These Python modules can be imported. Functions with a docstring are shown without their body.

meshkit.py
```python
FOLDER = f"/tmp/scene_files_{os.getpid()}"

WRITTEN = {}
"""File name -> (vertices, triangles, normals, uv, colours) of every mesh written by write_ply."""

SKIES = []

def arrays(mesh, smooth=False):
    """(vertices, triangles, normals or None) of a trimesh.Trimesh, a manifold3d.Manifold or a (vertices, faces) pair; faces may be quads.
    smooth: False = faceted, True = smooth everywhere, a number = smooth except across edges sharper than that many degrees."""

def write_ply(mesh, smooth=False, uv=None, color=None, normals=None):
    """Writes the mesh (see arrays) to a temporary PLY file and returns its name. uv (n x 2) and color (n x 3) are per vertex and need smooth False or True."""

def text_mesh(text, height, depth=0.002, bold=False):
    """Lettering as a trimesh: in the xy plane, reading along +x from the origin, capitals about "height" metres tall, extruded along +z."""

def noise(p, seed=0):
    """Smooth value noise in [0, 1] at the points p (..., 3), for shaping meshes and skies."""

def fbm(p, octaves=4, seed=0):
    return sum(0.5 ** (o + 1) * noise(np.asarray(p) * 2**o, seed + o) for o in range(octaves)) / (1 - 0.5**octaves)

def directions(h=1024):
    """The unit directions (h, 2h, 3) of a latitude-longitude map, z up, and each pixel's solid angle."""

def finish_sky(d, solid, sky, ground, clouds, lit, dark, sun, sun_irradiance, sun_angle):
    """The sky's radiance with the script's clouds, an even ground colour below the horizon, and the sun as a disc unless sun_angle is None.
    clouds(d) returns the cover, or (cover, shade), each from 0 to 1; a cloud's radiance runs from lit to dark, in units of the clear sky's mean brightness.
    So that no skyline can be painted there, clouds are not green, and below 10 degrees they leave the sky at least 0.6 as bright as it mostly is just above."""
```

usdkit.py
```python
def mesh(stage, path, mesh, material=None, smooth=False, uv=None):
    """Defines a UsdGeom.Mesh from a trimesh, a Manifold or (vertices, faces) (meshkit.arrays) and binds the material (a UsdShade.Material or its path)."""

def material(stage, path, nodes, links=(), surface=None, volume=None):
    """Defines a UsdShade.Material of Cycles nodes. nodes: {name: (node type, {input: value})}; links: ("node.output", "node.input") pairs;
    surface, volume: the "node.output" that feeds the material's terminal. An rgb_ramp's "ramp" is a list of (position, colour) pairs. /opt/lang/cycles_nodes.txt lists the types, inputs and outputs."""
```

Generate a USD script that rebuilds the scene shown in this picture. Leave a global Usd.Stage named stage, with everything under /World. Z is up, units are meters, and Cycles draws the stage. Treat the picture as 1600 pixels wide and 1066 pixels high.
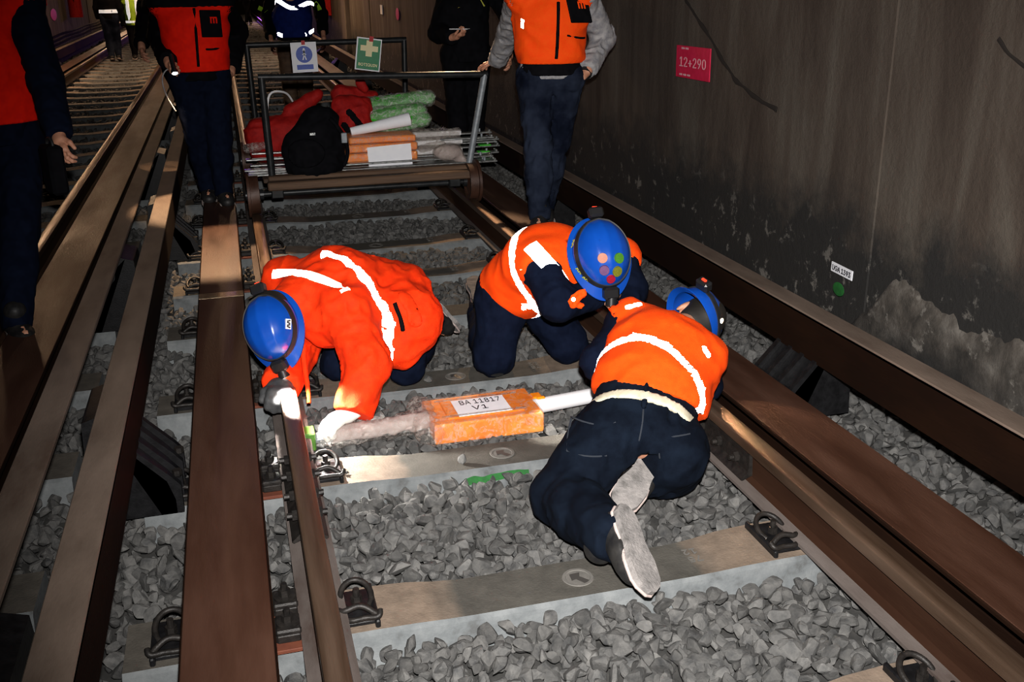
import math, random
import numpy as np, trimesh, manifold3d, shapely.geometry as sg
import usdkit, meshkit
from pxr import Usd, UsdGeom, UsdLux, UsdShade, Sdf, Gf, Vt

stage = Usd.Stage.CreateInMemory()
UsdGeom.SetStageUpAxis(stage, UsdGeom.Tokens.z)
UsdGeom.SetStageMetersPerUnit(stage, 1.0)
world = UsdGeom.Xform.Define(stage, '/World')
stage.SetDefaultPrim(world.GetPrim())
RNG = np.random.default_rng(7)
A = np.array

# ------------------------------------------------------------------ camera
F_PX, PITCH, YAW, ROLL = 1567.8, -19.936, 15.273, -0.779
CAM = A([-0.855, 0.0, 1.672])
_a, _b, _c = np.radians([YAW, PITCH, ROLL])
FW = A([np.sin(_a) * np.cos(_b), np.cos(_a) * np.cos(_b), np.sin(_b)])
_r = A([np.cos(_a), -np.sin(_a), 0]); _u = np.cross(_r, FW)
RT = _r * np.cos(_c) + _u * np.sin(_c); UP = -_r * np.sin(_c) + _u * np.cos(_c)
cam = UsdGeom.Camera.Define(stage, '/World/camera')
cam.CreateHorizontalApertureAttr(36.0); cam.CreateVerticalApertureAttr(36.0 * 1066 / 1600)
cam.CreateFocalLengthAttr(36.0 * F_PX / 1600)
cam.CreateClippingRangeAttr(Gf.Vec2f(0.05, 400))
m = np.eye(4); m[0, :3], m[1, :3], m[2, :3], m[3, :3] = RT, UP, -FW, CAM
cam.AddTransformOp().Set(Gf.Matrix4d(m.tolist()))
cam.CreateExposureAttr(0.0)

def ray(px, py):
    return FW + (px - 800) / F_PX * RT - (py - 533) / F_PX * UP
def at(px, py, D):
    """the point seen at a pixel, D metres in front of the camera plane"""
    return CAM + D * ray(px, py)
def on(px, py, x=None, y=None, z=None):
    d = ray(px, py)
    t = (x - CAM[0]) / d[0] if x is not None else (y - CAM[1]) / d[1] if y is not None else (z - CAM[2]) / d[2]
    return CAM + t * d

# ------------------------------------------------------------------ lights: the camera's flash, the tunnel's lamps, headlamps
def spot(name, pos, target, power, color, angle, soft=0.3, radius=0.02):
    l = UsdLux.SphereLight.Define(stage, '/World/' + name)
    l.CreateRadiusAttr(radius); l.CreateIntensityAttr(power); l.CreateColorAttr(Gf.Vec3f(*color)); l.CreateNormalizeAttr(True)
    sh = UsdLux.ShapingAPI.Apply(l.GetPrim()); sh.CreateShapingConeAngleAttr(angle); sh.CreateShapingConeSoftnessAttr(soft)
    pos = A(pos, float); z = -(A(target, float) - pos); z /= np.linalg.norm(z)
    x = np.cross([0, 0, 1.0], z); x = x / np.linalg.norm(x) if np.linalg.norm(x) > 1e-6 else A([1.0, 0, 0]); y = np.cross(z, x)
    M = np.eye(4); M[0, :3], M[1, :3], M[2, :3], M[3, :3] = x, y, z, pos
    l.AddTransformOp().Set(Gf.Matrix4d(M.tolist()))
    return l
spot('camera_flash', CAM + UP * 0.14 + RT * 0.02, at(970, 540, 5), 410.0, (1, .96, .92), 40.5, 1.0, 0.025)
WARM = (1.0, .62, .34)
# name, position, target, power, colour, half angle
for n_, (p_, t_, w_, c_, a_) in enumerate([
        (at(447, 585, 3.78), at(474, 636, 3.80), 34.0, (1, .95, .88), 50),        # left kneeling man's headlamp
        (at(952, 456, 3.80), at(884, 636, 3.92), 22.0, (1, .93, .84), 11),        # middle kneeling man's headlamp
        (at(1122, 500, 3.80), at(1175, 625, 3.55), 12.0, WARM, 36),               # right kneeling man's headlamp
        (at(276, 119, 6.64), on(262, 262, z=.4), 10.0, WARM, 13),      # torch in hand
        ((-1.0, 7.08, 1.80), (-.98, 6.15, .17), 120.0, WARM, 18),                  # headlamps of the people standing around the trolley
        ((.93, 7.92, 1.84), (.25, 5.6, 0), 60.0, WARM, 17),
        ((-1.12, 8.02, 1.82), (-1.36, 6.75, .4), 60.0, WARM, 9)]):
    spot('headlamp_beam_%03d' % n_, p_, t_, w_, c_, a_, 0.4)
spot('purple_beam', (.55, 49.85, 2.0), (.25, 43, 0), 160.0, (.35, .1, 1), 22, .5)
# ------------------------------------------------------------------ helpers: naming, tagging, meshes
_used = {}
def path(name, parent='/World'):
    key = parent + '/' + name
    k = _used.get(key, -1) + 1; _used[key] = k
    return key if k == 0 else '%s_%03d' % (key, k)
def pp(o):
    return '/World' if o is None else str(o.GetPath())
def tag(o, label=None, cat=None, group=None, kind=None):
    o = o.GetPrim() if hasattr(o, 'GetPrim') else o
    for k, v in (('label', label), ('category', cat), ('group', group), ('kind', kind)):
        if v: o.SetCustomDataByKey(k, v)
    return o
def thing(name, label, cat, loc=(0, 0, 0), rz=0.0, group=None, kind=None):
    x = UsdGeom.Xform.Define(stage, path(name))
    x.AddTranslateOp().Set(Gf.Vec3d(*map(float, loc)))
    if rz: x.AddRotateZOp().Set(float(rz))
    return tag(x, label, cat, group, kind)
def origin(o):
    return A(UsdGeom.XformCache().GetLocalToWorldTransform(o).ExtractTranslation())
def part(name, m_, mat, parent=None, smooth=False, label=None, kind=None, world=False):
    """one Mesh; world=True: the mesh is in world coordinates though its thing stands elsewhere (translation only)"""
    if m_ is None:
        print('EMPTY', name, pp(parent)); return None
    v, f, n = meshkit.arrays(m_, False)
    if world and parent is not None: v = v - origin(parent)
    o = usdkit.mesh(stage, path(name, pp(parent)), (v, f), mat, smooth).GetPrim()
    return tag(o, label, kind=kind)
def solo(name, label, cat, m_, mat, group=None, smooth=False, kind=None):
    """a thing that is one mesh (points kept relative to its base)"""
    v, f, n = meshkit.arrays(m_, False)
    c = A([(v[:, 0].min() + v[:, 0].max()) / 2, (v[:, 1].min() + v[:, 1].max()) / 2, v[:, 2].min()])
    o = usdkit.mesh(stage, path(name), (v - c, f), mat, smooth)
    o.AddTranslateOp().Set(Gf.Vec3d(*map(float, c)))
    return tag(o, label, cat, group, kind)
def copy_of(src, loc, rz=0.0, label=None, group=None, cat=None):
    x = UsdGeom.Xform.Define(stage, path(src.GetName().rstrip('0123456789').rstrip('_')))
    x.AddTranslateOp().Set(Gf.Vec3d(*map(float, loc)))
    if rz: x.AddRotateZOp().Set(float(rz))
    o = x.GetPrim(); was = src.GetCustomData()
    o.GetReferences().AddInternalReference(src.GetPath()); o.SetInstanceable(True)
    return tag(o, label or was.get('label'), cat or was.get('category'), group or was.get('group'))
def cat_(*ms):
    out, n = [], 0
    vs, fs = [], []
    for q in ms:
        v, f, _ = meshkit.arrays(q, False)
        vs.append(v); fs.append(f + n); n += len(v)
    return trimesh.Trimesh(np.vstack(vs), np.vstack(fs), process=False)
def box(lo, hi, bevel=0.0):
    lo, hi = A(lo, float), A(hi, float); c, s = (lo + hi) / 2, np.abs(hi - lo)
    if bevel <= 0:
        b = trimesh.creation.box(s); b.apply_translation(c); return b
    b = min(bevel, s.min() * .45); h = s / 2
    pts = []
    for i in (-1, 1):
        for j in (-1, 1):
            for k in (-1, 1):
                e = A([i, j, k])
                for ax in range(3):
                    q = e * (h - b); q[ax] = e[ax] * h[ax]; pts.append(q)
    hull = trimesh.convex.convex_hull(A(pts)); hull.apply_translation(c); return hull
def tf(m_, R=None, t=(0, 0, 0)):
    v, f, _ = meshkit.arrays(m_, False)
    if R is not None: v = v @ A(R).T
    return trimesh.Trimesh(v + A(t), f, process=False)
def rot(axis, deg):
    return trimesh.transformations.rotation_matrix(math.radians(deg), axis)[:3, :3]
def frame(z, xhint=(1, 0, 0)):
    """rotation whose third column is z"""
    z = A(z, float); z /= np.linalg.norm(z); x = A(xhint, float); x = x - z * (x @ z)
    if np.linalg.norm(x) < 1e-6: x = np.cross(z, [0, 1, 0.3])
    x /= np.linalg.norm(x); return np.stack([x, np.cross(z, x), z], 1)
def tube(pts, r, n=8, close=False):
    """a swept round tube; r a number or one per point"""
    P = A(pts, float); k = len(P); r = np.broadcast_to(A(r, float), (k,))
    T = np.gradient(P, axis=0)
    if close: T = np.roll(P, -1, 0) - np.roll(P, 1, 0)
    T /= np.maximum(np.linalg.norm(T, axis=1, keepdims=True), 1e-9)
    u = np.cross(T[0], [0, 0, 1.0]); u = u if np.linalg.norm(u) > .1 else np.cross(T[0], [0, 1.0, 0]); u /= np.linalg.norm(u)
    rings = []
    for i in range(k):
        u = u - T[i] * (u @ T[i]); u /= np.linalg.norm(u); w = np.cross(T[i], u)
        a = np.arange(n) / n * 2 * np.pi
        rings.append(P[i] + r[i] * (np.cos(a)[:, None] * u + np.sin(a)[:, None] * w))
    v = np.vstack(rings); f = []
    for i in range(k if close else k - 1):
        j = (i + 1) % k
        for q in range(n):
            q2 = (q + 1) % n
            f += [[i * n + q, i * n + q2, j * n + q2], [i * n + q, j * n + q2, j * n + q]]
    if not close:
        v = np.vstack([v, P[0], P[-1]]); c0, c1 = len(v) - 2, len(v) - 1
        for q in range(n):
            q2 = (q + 1) % n; f += [[c0, q2, q], [c1, (k - 1) * n + q, (k - 1) * n + q2]]
    return trimesh.Trimesh(v, A(f), process=False)
def smooth_path(pts, n=24):
    from scipy.interpolate import CubicSpline
    P = A(pts, float); t = np.r_[0, np.cumsum(np.linalg.norm(np.diff(P, axis=0), axis=1))]
    return CubicSpline(t, P)(np.linspace(0, t[-1], n))
def lathe(prof, n=24):
    """profile of (r, z) turned about z"""
    P = A(prof, float); a = np.arange(n) / n * 2 * np.pi; k = len(P)
    v = np.stack([P[:, None, 0] * np.cos(a), P[:, None, 0] * np.sin(a), np.broadcast_to(P[:, None, 1], (k, n))], -1).reshape(-1, 3)
    f = []
    for i in range(k - 1):
        for q in range(n):
            q2 = (q + 1) % n; f += [[i * n + q, i * n + q2, (i + 1) * n + q2], [i * n + q, (i + 1) * n + q2, (i + 1) * n + q]]
    return trimesh.Trimesh(v, A(f), process=True)
def prism(poly, d, R=None, t=(0, 0, 0)):
    p = poly if hasattr(poly, 'geom_type') else sg.Polygon(poly)
    return tf(trimesh.creation.extrude_polygon(p, d, engine='earcut'), R, t)
def along_y(profile, ys, dz=None):
    """a profile of (x, z) points swept straight along y"""
    P = A(profile, float); n = len(P); v = np.vstack([np.stack([P[:, 0], np.full(n, y), P[:, 1]], 1) for y in ys]); f = []
    for i in range(len(ys) - 1):
        for q in range(n):
            q2 = (q + 1) % n; f += [[i * n + q, (i + 1) * n + q2, i * n + q2], [i * n + q, (i + 1) * n + q, (i + 1) * n + q2]]
    cap = trimesh.creation.triangulate_polygon(sg.Polygon(P), engine='earcut')
    tri = A(cap[1]); idx = A([np.argmin(((P - c) ** 2).sum(1)) for c in cap[0]])
    tri = idx[tri]; f = np.vstack([A(f), tri, tri[:, ::-1] + (len(ys) - 1) * n])
    t_ = trimesh.Trimesh(v, f, process=False)
    if t_.volume < 0: t_.invert()
    return t_

# ------------------------------------------------------------------ materials
LOOKS = '/World/Looks/'
MATS = {}
def mat(name, c1, c2=None, scale=12.0, rough=.6, metal=0.0, bump=0.0, bscale=None, stretch=(1, 1, 1), sat=None, spec=.5, detail=6, third=None, rr=None, coat=0.0, sheen=0.0, random=0.0):
    """a principled surface whose colour wanders between c1 and c2 with noise at the object's place"""
    if name in MATS: return MATS[name]
    c2 = c2 or c1
    N = {'geo': ('geometry', {}), 'map': ('mapping', {'scale': stretch}), 'n': ('noise_texture', {'scale': scale, 'detail': detail, 'roughness': .6}),
         'ramp': ('rgb_ramp', {'ramp': [(0.0, c1), (.36, c1), (.64, c2), (1.0, c2)] if third is None else [(0.0, third), (.3, third), (.42, c1), (.66, c2), (1.0, c2)]}),
         'p': ('principled_bsdf', {'roughness': rough, 'metallic': metal, 'specular_ior_level': spec, 'coat_weight': coat, 'coat_roughness': .15, 'sheen_weight': sheen})}
    L = [('geo.position', 'map.vector'), ('map.vector', 'n.vector'), ('n.fac', 'ramp.fac')]
    if random:
        N['oi'] = ('object_info', {}); N['mr'] = ('map_range', {'from_min': 0.0, 'from_max': 1.0, 'to_min': 1 - random, 'to_max': 1 + random})
        N['hs'] = ('hsv', {}); L += [('oi.random', 'mr.value'), ('ramp.color', 'hs.color'), ('mr.result', 'hs.value'), ('hs.color', 'p.base_color')]
    else:
        L.append(('ramp.color', 'p.base_color'))
    if rr:
        N['rm'] = ('map_range', {'from_min': .3, 'from_max': .7, 'to_min': rr[0], 'to_max': rr[1]}); L += [('n.fac', 'rm.value'), ('rm.result', 'p.roughness')]
    if bump:
        N['bn'] = ('noise_texture', {'scale': bscale or scale * 4, 'detail': 5, 'roughness': .65}); N['b'] = ('bump', {'strength': 1.0, 'distance': bump})
        L += [('map.vector', 'bn.vector'), ('bn.fac', 'b.height'), ('b.normal', 'p.normal')]
    MATS[name] = usdkit.material(stage, LOOKS + name, N, L, surface='p.BSDF')
    return MATS[name]
def emit(name, color, strength):
    MATS[name] = usdkit.material(stage, LOOKS + name, {'e': ('emission', {'color': color, 'strength': strength})}, [], surface='e.emission')
    return MATS[name]
# retroreflective tape: glass beads send light back the way it came, so the lobe is centred on the viewing direction
MATS['tape'] = usdkit.material(stage, LOOKS + 'tape', {
    'geo': ('geometry', {}), 'g': ('glossy_bsdf', {'color': (1, 1, 1), 'roughness': .22}), 'd': ('diffuse_bsdf', {'color': (.82, .83, .82)}), 'mx': ('mix_closure', {'fac': .35})},
    [('geo.incoming', 'g.normal'), ('d.BSDF', 'mx.closure1'), ('g.BSDF', 'mx.closure2')], surface='mx.closure')
# clear plastic film: see-through, milky along its creases, glossy
MATS['film'] = usdkit.material(stage, LOOKS + 'film', {
    'geo': ('geometry', {}), 'n': ('noise_texture', {'scale': 38.0, 'detail': 5, 'distortion': 1.6}), 'b': ('bump', {'distance': .02, 'strength': 1.0}), 'r': ('rgb_ramp', {'ramp': [(0, (.02, .02, .02)), (.5, (.03, .03, .03)), (.62, (.3, .3, .3)), (.7, (.06, .06, .06)), (1, (.2, .2, .2))]}),
    't': ('transparent_bsdf', {'color': (.96, .95, .94)}), 'g': ('glossy_bsdf', {'color': (.95, .93, .9), 'roughness': .12}), 'd': ('diffuse_bsdf', {'color': (.62, .56, .52)}),
    'm1': ('mix_closure', {}), 'm2': ('mix_closure', {'fac': .12})},
    [('geo.position', 'n.vector'), ('n.fac', 'b.height'), ('b.normal', 'g.normal'), ('n.fac', 'r.fac'), ('r.color', 'm1.fac'), ('t.BSDF', 'm1.closure1'), ('d.BSDF', 'm1.closure2'), ('m1.closure', 'm2.closure1'), ('g.BSDF', 'm2.closure2')], surface='m2.closure')
MATS['shiny_film'] = usdkit.material(stage, LOOKS + 'shiny_film', {
    'geo': ('geometry', {}), 'n': ('noise_texture', {'scale': 26.0, 'detail': 6, 'distortion': 2.0}), 'b': ('bump', {'distance': .03, 'strength': 1.0}), 'r': ('rgb_ramp', {'ramp': [(0, (.03, .03, .03)), (.5, (.06, .06, .06)), (.6, (.5, .5, .5)), (.68, (.08, .08, .08)), (1, (.4, .4, .4))]}),
    't': ('transparent_bsdf', {'color': (.97, .97, .96)}), 'g': ('glossy_bsdf', {'color': (1, 1, .97), 'roughness': .2}), 'd': ('diffuse_bsdf', {'color': (.75, .76, .72)}), 'm1': ('mix_closure', {}), 'm2': ('mix_closure', {'fac': .28})},
    [('geo.position', 'n.vector'), ('n.fac', 'b.height'), ('b.normal', 'g.normal'), ('n.fac', 'r.fac'), ('r.color', 'm1.fac'), ('t.BSDF', 'm1.closure1'), ('d.BSDF', 'm1.closure2'), ('m1.closure', 'm2.closure1'), ('g.BSDF', 'm2.closure2')], surface='m2.closure')
mat('medal', (.09, .086, .078), (.12, .113, .103), 30, .85); mat('medal_dark', (.04, .037, .034))
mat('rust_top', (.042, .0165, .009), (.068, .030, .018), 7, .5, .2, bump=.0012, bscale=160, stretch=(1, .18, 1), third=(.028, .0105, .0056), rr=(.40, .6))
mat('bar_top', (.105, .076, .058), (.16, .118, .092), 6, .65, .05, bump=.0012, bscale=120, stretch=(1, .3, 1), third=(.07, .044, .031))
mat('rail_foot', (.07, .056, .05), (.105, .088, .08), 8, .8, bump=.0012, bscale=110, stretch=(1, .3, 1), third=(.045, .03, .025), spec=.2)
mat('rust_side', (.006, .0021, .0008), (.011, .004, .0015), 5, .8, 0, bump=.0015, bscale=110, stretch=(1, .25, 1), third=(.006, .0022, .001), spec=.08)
mat('rail_head', (.10, .06, .038), (.17, .112, .078), 9, .36, .7, bump=.0007, bscale=140, stretch=(2, .12, 1), third=(.045, .023, .013), rr=(.28, .5))
mat('rail_body', (.02, .0075, .0035), (.034, .015, .008), 6, .75, .05, bump=.0012, bscale=110, stretch=(1, .2, 1), spec=.12)
mat('sleeper_side', (.105, .115, .12), (.155, .166, .17), 14, .85, bump=.002, bscale=90, third=(.07, .074, .075))
mat('black_poly', (.004, .004, .0045), (.009, .009, .01), 30, .4, 0, bump=.001, bscale=120, spec=.25)
mat('black_steel', (.009, .008, .0075), (.022, .019, .017), 40, .45, .2, bump=.0012, bscale=150, spec=.3)
mat('rubber_pad', (.09, .02, .008), (.12, .03, .011), 30, .8)
mat('stone', (.062, .062, .061), (.105, .103, .099), 26, .9, bump=.003, bscale=120, third=(.038, .039, .04), random=.32, spec=.25)
mat('ballast_base', (.02, .02, .019), (.04, .039, .037), 30, .95)
mat('cart_steel', (.010, .011, .012), (.022, .024, .026), 18, .4, .3, spec=.3)
mat('cart_grey', (.16, .18, .2), (.24, .26, .28), 25, .5, .3, bump=.0006, bscale=200)
mat('wood', (.06, .031, .016), (.12, .066, .035), 5, .75, 0, bump=.002, bscale=40, stretch=(.25, 3, 3), third=(.028, .015, .008))
mat('paper', (.78, .79, .84), (.83, .84, .88), 20, .7)
mat('ink', (.015, .015, .02)); mat('blue_print', (.02, .06, .36), (.03, .08, .42), 60, .5)
mat('green_print', (.0, .16, .05), (.0, .2, .07), 40, .45); mat('cream_print', (.8, .72, .42)); mat('red_tape', (.42, .01, .015))
mat('pink_sign', (.60, .006, .05), (.7, .012, .075), 25, .6); mat('pink_print', (.78, .42, .46)); mat('pink_mark', (.6, .05, .22))
mat('orange_paint', (.9, .22, .004), (.97, .3, .008), 18, .38, third=(.75, .16, .004))
mat('orange_cloth', (1.0, .066, .002), (1.0, .082, .003), 30, .8, spec=.15, bump=.0015, bscale=300)
mat('orange_jacket', (.80, .030, .002), (.88, .042, .003), 30, .75, spec=.15, bump=.0015, bscale=260)
mat('red_vest', (.70, .008, .002), (.82, .012, .002), 24, .8, spec=.1)
mat('navy', (.0022, .004, .012), (.004, .007, .019), 22, .9, bump=.0012, bscale=320, spec=.06)
mat('denim', (.002, .0035, .0075), (.0042, .0074, .0145), 11, .9, bump=.001, bscale=380, third=(.0014, .0025, .0055), spec=.06)
mat('jeans', (.004, .006, .014), (.021, .028, .048), 3.4, .9, bump=.001, bscale=380, third=(.002, .0033, .008), spec=.06)
mat('black_cloth', (.0025, .0025, .0035), (.0045, .0045, .006), 22, .85, spec=.06)
mat('royal', (.004, .012, .10), (.006, .018, .14), 22, .8, spec=.1); mat('grey_shirt', (.22, .22, .24), (.36, .35, .35), 30, .8, spec=.1); mat('lime', (.35, .62, .02), (.42, .7, .04), 20, .7)
mat('skin', (.46, .2, .12), (.56, .27, .17), 24, .55, bump=.0006, bscale=300); mat('hair', (.01, .008, .006))
mat('glove', (.02, .022, .024), (.055, .056, .058), 26, .7, bump=.001, bscale=200); mat('glove_light', (.62, .6, .56), (.75, .72, .68), 26, .7)
mat('boot', (.008, .008, .009), (.022, .021, .02), 20, .5, spec=.3); mat('sole', (.16, .15, .145), (.27, .25, .24), 24, .9, bump=.004, bscale=90, third=(.09, .085, .08))
mat('sole_edge', (.34, .27, .25), (.42, .35, .33), 40, .85)
mat('helmet_blue', (.003, .052, .33), (.004, .062, .37), 10, .24, coat=.6); mat('strap', (.006, .006, .007), (.012, .012, .013), 40, .6)
mat('lamp_body', (.01, .01, .011), rough=.35); mat('belt_cream', (.5, .45, .33), (.62, .57, .43), 22, .75, third=(.36, .31, .21))
mat('steel_bar', (.26, .27, .27), (.42, .43, .42), 30, .32, .85, bump=.001, bscale=120, third=(.1, .1, .1)); mat('hi_green', (.03, .36, .02), (.06, .5, .03), 30, .6)
mat('red_bag', (.24, .006, .006), (.34, .01, .008), 22, .7, bump=.002, bscale=60, spec=.15); mat('white_plastic', (.7, .7, .72), rough=.4); mat('grass_green', (.004, .075, .010), (.008, .12, .016), 40, .8); mat('clamp_green', (.04, .12, .008), (.06, .17, .014), 30, .6)
mat('lens_glass', (.9, .9, .9), rough=.1); mat('gold', (.6, .4, .1), rough=.4, metal=.6)
emit('lamp_white', (1, .95, .88), 14.0); emit('lamp_red', (1, .05, .02), 2.2); emit('tunnel_lamp', (1, .62, .36), 420.0); emit('purple_lamp', (.35, .1, 1), 30.0)
for n_, c_ in (('sticker_orange', (.38, .07, .008)), ('sticker_green', (.06, .22, .015)), ('sticker_violet', (.13, .05, .15)), ('sticker_olive', (.17, .17, .012)), ('sticker_red', (.36, .006, .03)), ('sticker_yellow', (.55, .55, .08))):
    mat(n_, c_, tuple(x * .7 for x in c_), 220, .5)
# ------------------------------------------------------------------ structure: tunnel walls, ceiling, ballast
def wall_mat(name, base, dark, light, soot_top, streak=1.0, sc=(2.2, 2.2, .35)):
    """old concrete: streaks down the wall, soot above the ballast, lime blooms"""
    N = {'geo': ('geometry', {}), 'm1': ('mapping', {'scale': sc}), 'n1': ('noise_texture', {'scale': 1.6, 'detail': 8, 'roughness': .62, 'distortion': .4}),
         'r1': ('rgb_ramp', {'ramp': [(0, dark), (.34, dark), (.5, base), (.66, light), (1, light)]}),
         'sx': ('separate_xyz', {}), 'n2': ('noise_texture', {'scale': 3.2, 'detail': 8, 'roughness': .7}),
         'mz': ('math', {'math_type': 'multiply_add', 'value2': -.9, 'value3': soot_top + .45}), 'sub': ('math', {'math_type': 'subtract'}),
         'mr': ('map_range', {'from_min': -.16, 'from_max': .14, 'to_min': 0.0, 'to_max': 1.0, 'clamp': True}),
         'mx': ('mix_color', {'b': (.022, .021, .02)}), 'n3': ('noise_texture', {'scale': 7.5, 'detail': 9, 'roughness': .72, 'distortion': .3}),
         'r3': ('rgb_ramp', {'ramp': [(0, (0, 0, 0)), (.575, (0, 0, 0)), (.63, (1, 1, 1)), (1, (1, 1, 1))]}), 'zr': ('map_range', {'from_min': .25, 'from_max': .62, 'to_min': .75, 'to_max': 0.0, 'clamp': True}),
         'mm': ('math', {'math_type': 'multiply'}), 'mx2': ('mix_color', {'b': (.2, .185, .165)}), 'bn': ('noise_texture', {'scale': 28.0, 'detail': 8, 'roughness': .7}), 'b': ('bump', {'distance': .008, 'strength': 1.0}),
         'p': ('principled_bsdf', {'roughness': .85, 'specular_ior_level': .3})}
    L = [('geo.position', 'm1.vector'), ('m1.vector', 'n1.vector'), ('n1.fac', 'r1.fac'), ('geo.position', 'sx.vector'), ('geo.position', 'n2.vector'), ('n2.fac', 'mz.value1'), ('mz.value', 'sub.value1'),
         ('sx.z', 'sub.value2'), ('sub.value', 'mr.value'), ('mr.result', 'mx.fac'), ('r1.color', 'mx.a'), ('geo.position', 'n3.vector'), ('n3.fac', 'r3.fac'), ('sx.z', 'zr.value'),
         ('r3.color', 'mm.value1'), ('zr.result', 'mm.value2'), ('mm.value', 'mx2.fac'), ('mx.result', 'mx2.a'), ('mx2.result', 'p.base_color'), ('geo.position', 'bn.vector'), ('bn.fac', 'b.height'), ('b.normal', 'p.normal')]
    MATS[name] = usdkit.material(stage, LOOKS + name, N, L, surface='p.BSDF')
wall_mat('concrete_wall', (.072, .056, .044), (.042, .03, .023), (.105, .09, .073), .56)
wall_mat('concrete_old', (.085, .068, .054), (.05, .037, .03), (.12, .1, .082), .3)
wall_mat('rough_plinth', (.085, .074, .063), (.035, .031, .027), (.15, .136, .12), .16, sc=(4.5, 4.5, 4.5))
WX, LX, CEIL = 2.0, -4.75, 4.4
wr = UsdGeom.Xform.Define(stage, path('wall_right')); tag(wr, 'stained grey brown concrete tunnel wall on the right', kind='structure')
ys = [-3.0, 4.0, 9.6, 15.2, 20.8, 26.4, 32, 40, 50, 62]
for i in range(len(ys) - 1):
    off = [0.0, .018, 0.004, .012, 0, .01, 0, 0, 0][i]
    part('panel', box((WX + off, ys[i] + .008, -.3), (WX + .35, ys[i + 1] - .008, CEIL), .012), MATS['concrete_wall'], wr)
part('backing', box((WX + .06, -3, -.3), (WX + .4, 62, CEIL)), MATS['concrete_old'], wr)
for y0, w_ in ((24.0, .8), (36, .8), (48, .8)):
    part('pilaster', box((WX - .12, y0, -.3), (WX + .02, y0 + w_, CEIL), .02), MATS['concrete_old'], wr)
# the rough foot of the wall, with broken edges
nu, nv = 700, 26
U = np.linspace(-2.5, 14, nu); V = np.linspace(-.25, 1, nv)
gy, gv = np.meshgrid(U, V, indexing='ij')
top = .27 + .34 * (meshkit.fbm(np.stack([U * 1.6, U * 0, U * 0], -1), 7, 3) - .5) + .10 * (meshkit.fbm(np.stack([U * 16, U * 0, U * 0], -1), 4, 8) - .5) + np.interp(U, [-2, 2.2, 3.2, 3.8, 4.3, 14], [.10, .09, .06, -.02, -.36, -.4])
gz = -.2 + (top[:, None] + .2) * np.clip(gv, 0, 1)
nz = meshkit.fbm(np.stack([gy * 7, gz * 7, gy * 0], -1), 5, 9)
gx = WX - .004 - .026 * (1 - np.clip(gv, 0, 1) ** 4) * (.2 + 1.2 * nz); gx[:, -1] = WX + .01; gx[:, 0] = WX
v_ = np.stack([gx, gy, gz], -1).reshape(-1, 3); ii = np.arange(nu * nv).reshape(nu, nv)
f_ = np.stack([ii[:-1, :-1], ii[:-1, 1:], ii[1:, 1:], ii[1:, :-1]], -1).reshape(-1, 4)
part('rough_footing', (v_, f_), MATS['rough_plinth'], wr, smooth=40, label='rough crumbling concrete footing of the wall')
def crack(pts, r):
    P = smooth_path(pts, 40); P[:, 0] = WX - .001
    j = meshkit.fbm(np.stack([P[:, 1] * 9, P[:, 2] * 9, P[:, 1] * 0], -1), 3, 5) - .5
    P[:, 2] += j * .03
    q = tube(P, r * (.5 + 1.2 * meshkit.noise(P * 14, 3)), 6); q.vertices[:, 0] = WX - .001 + (q.vertices[:, 0] - WX) * .25
    return q
mat('crack_dark', (.012, .008, .006), rough=.9)
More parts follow.
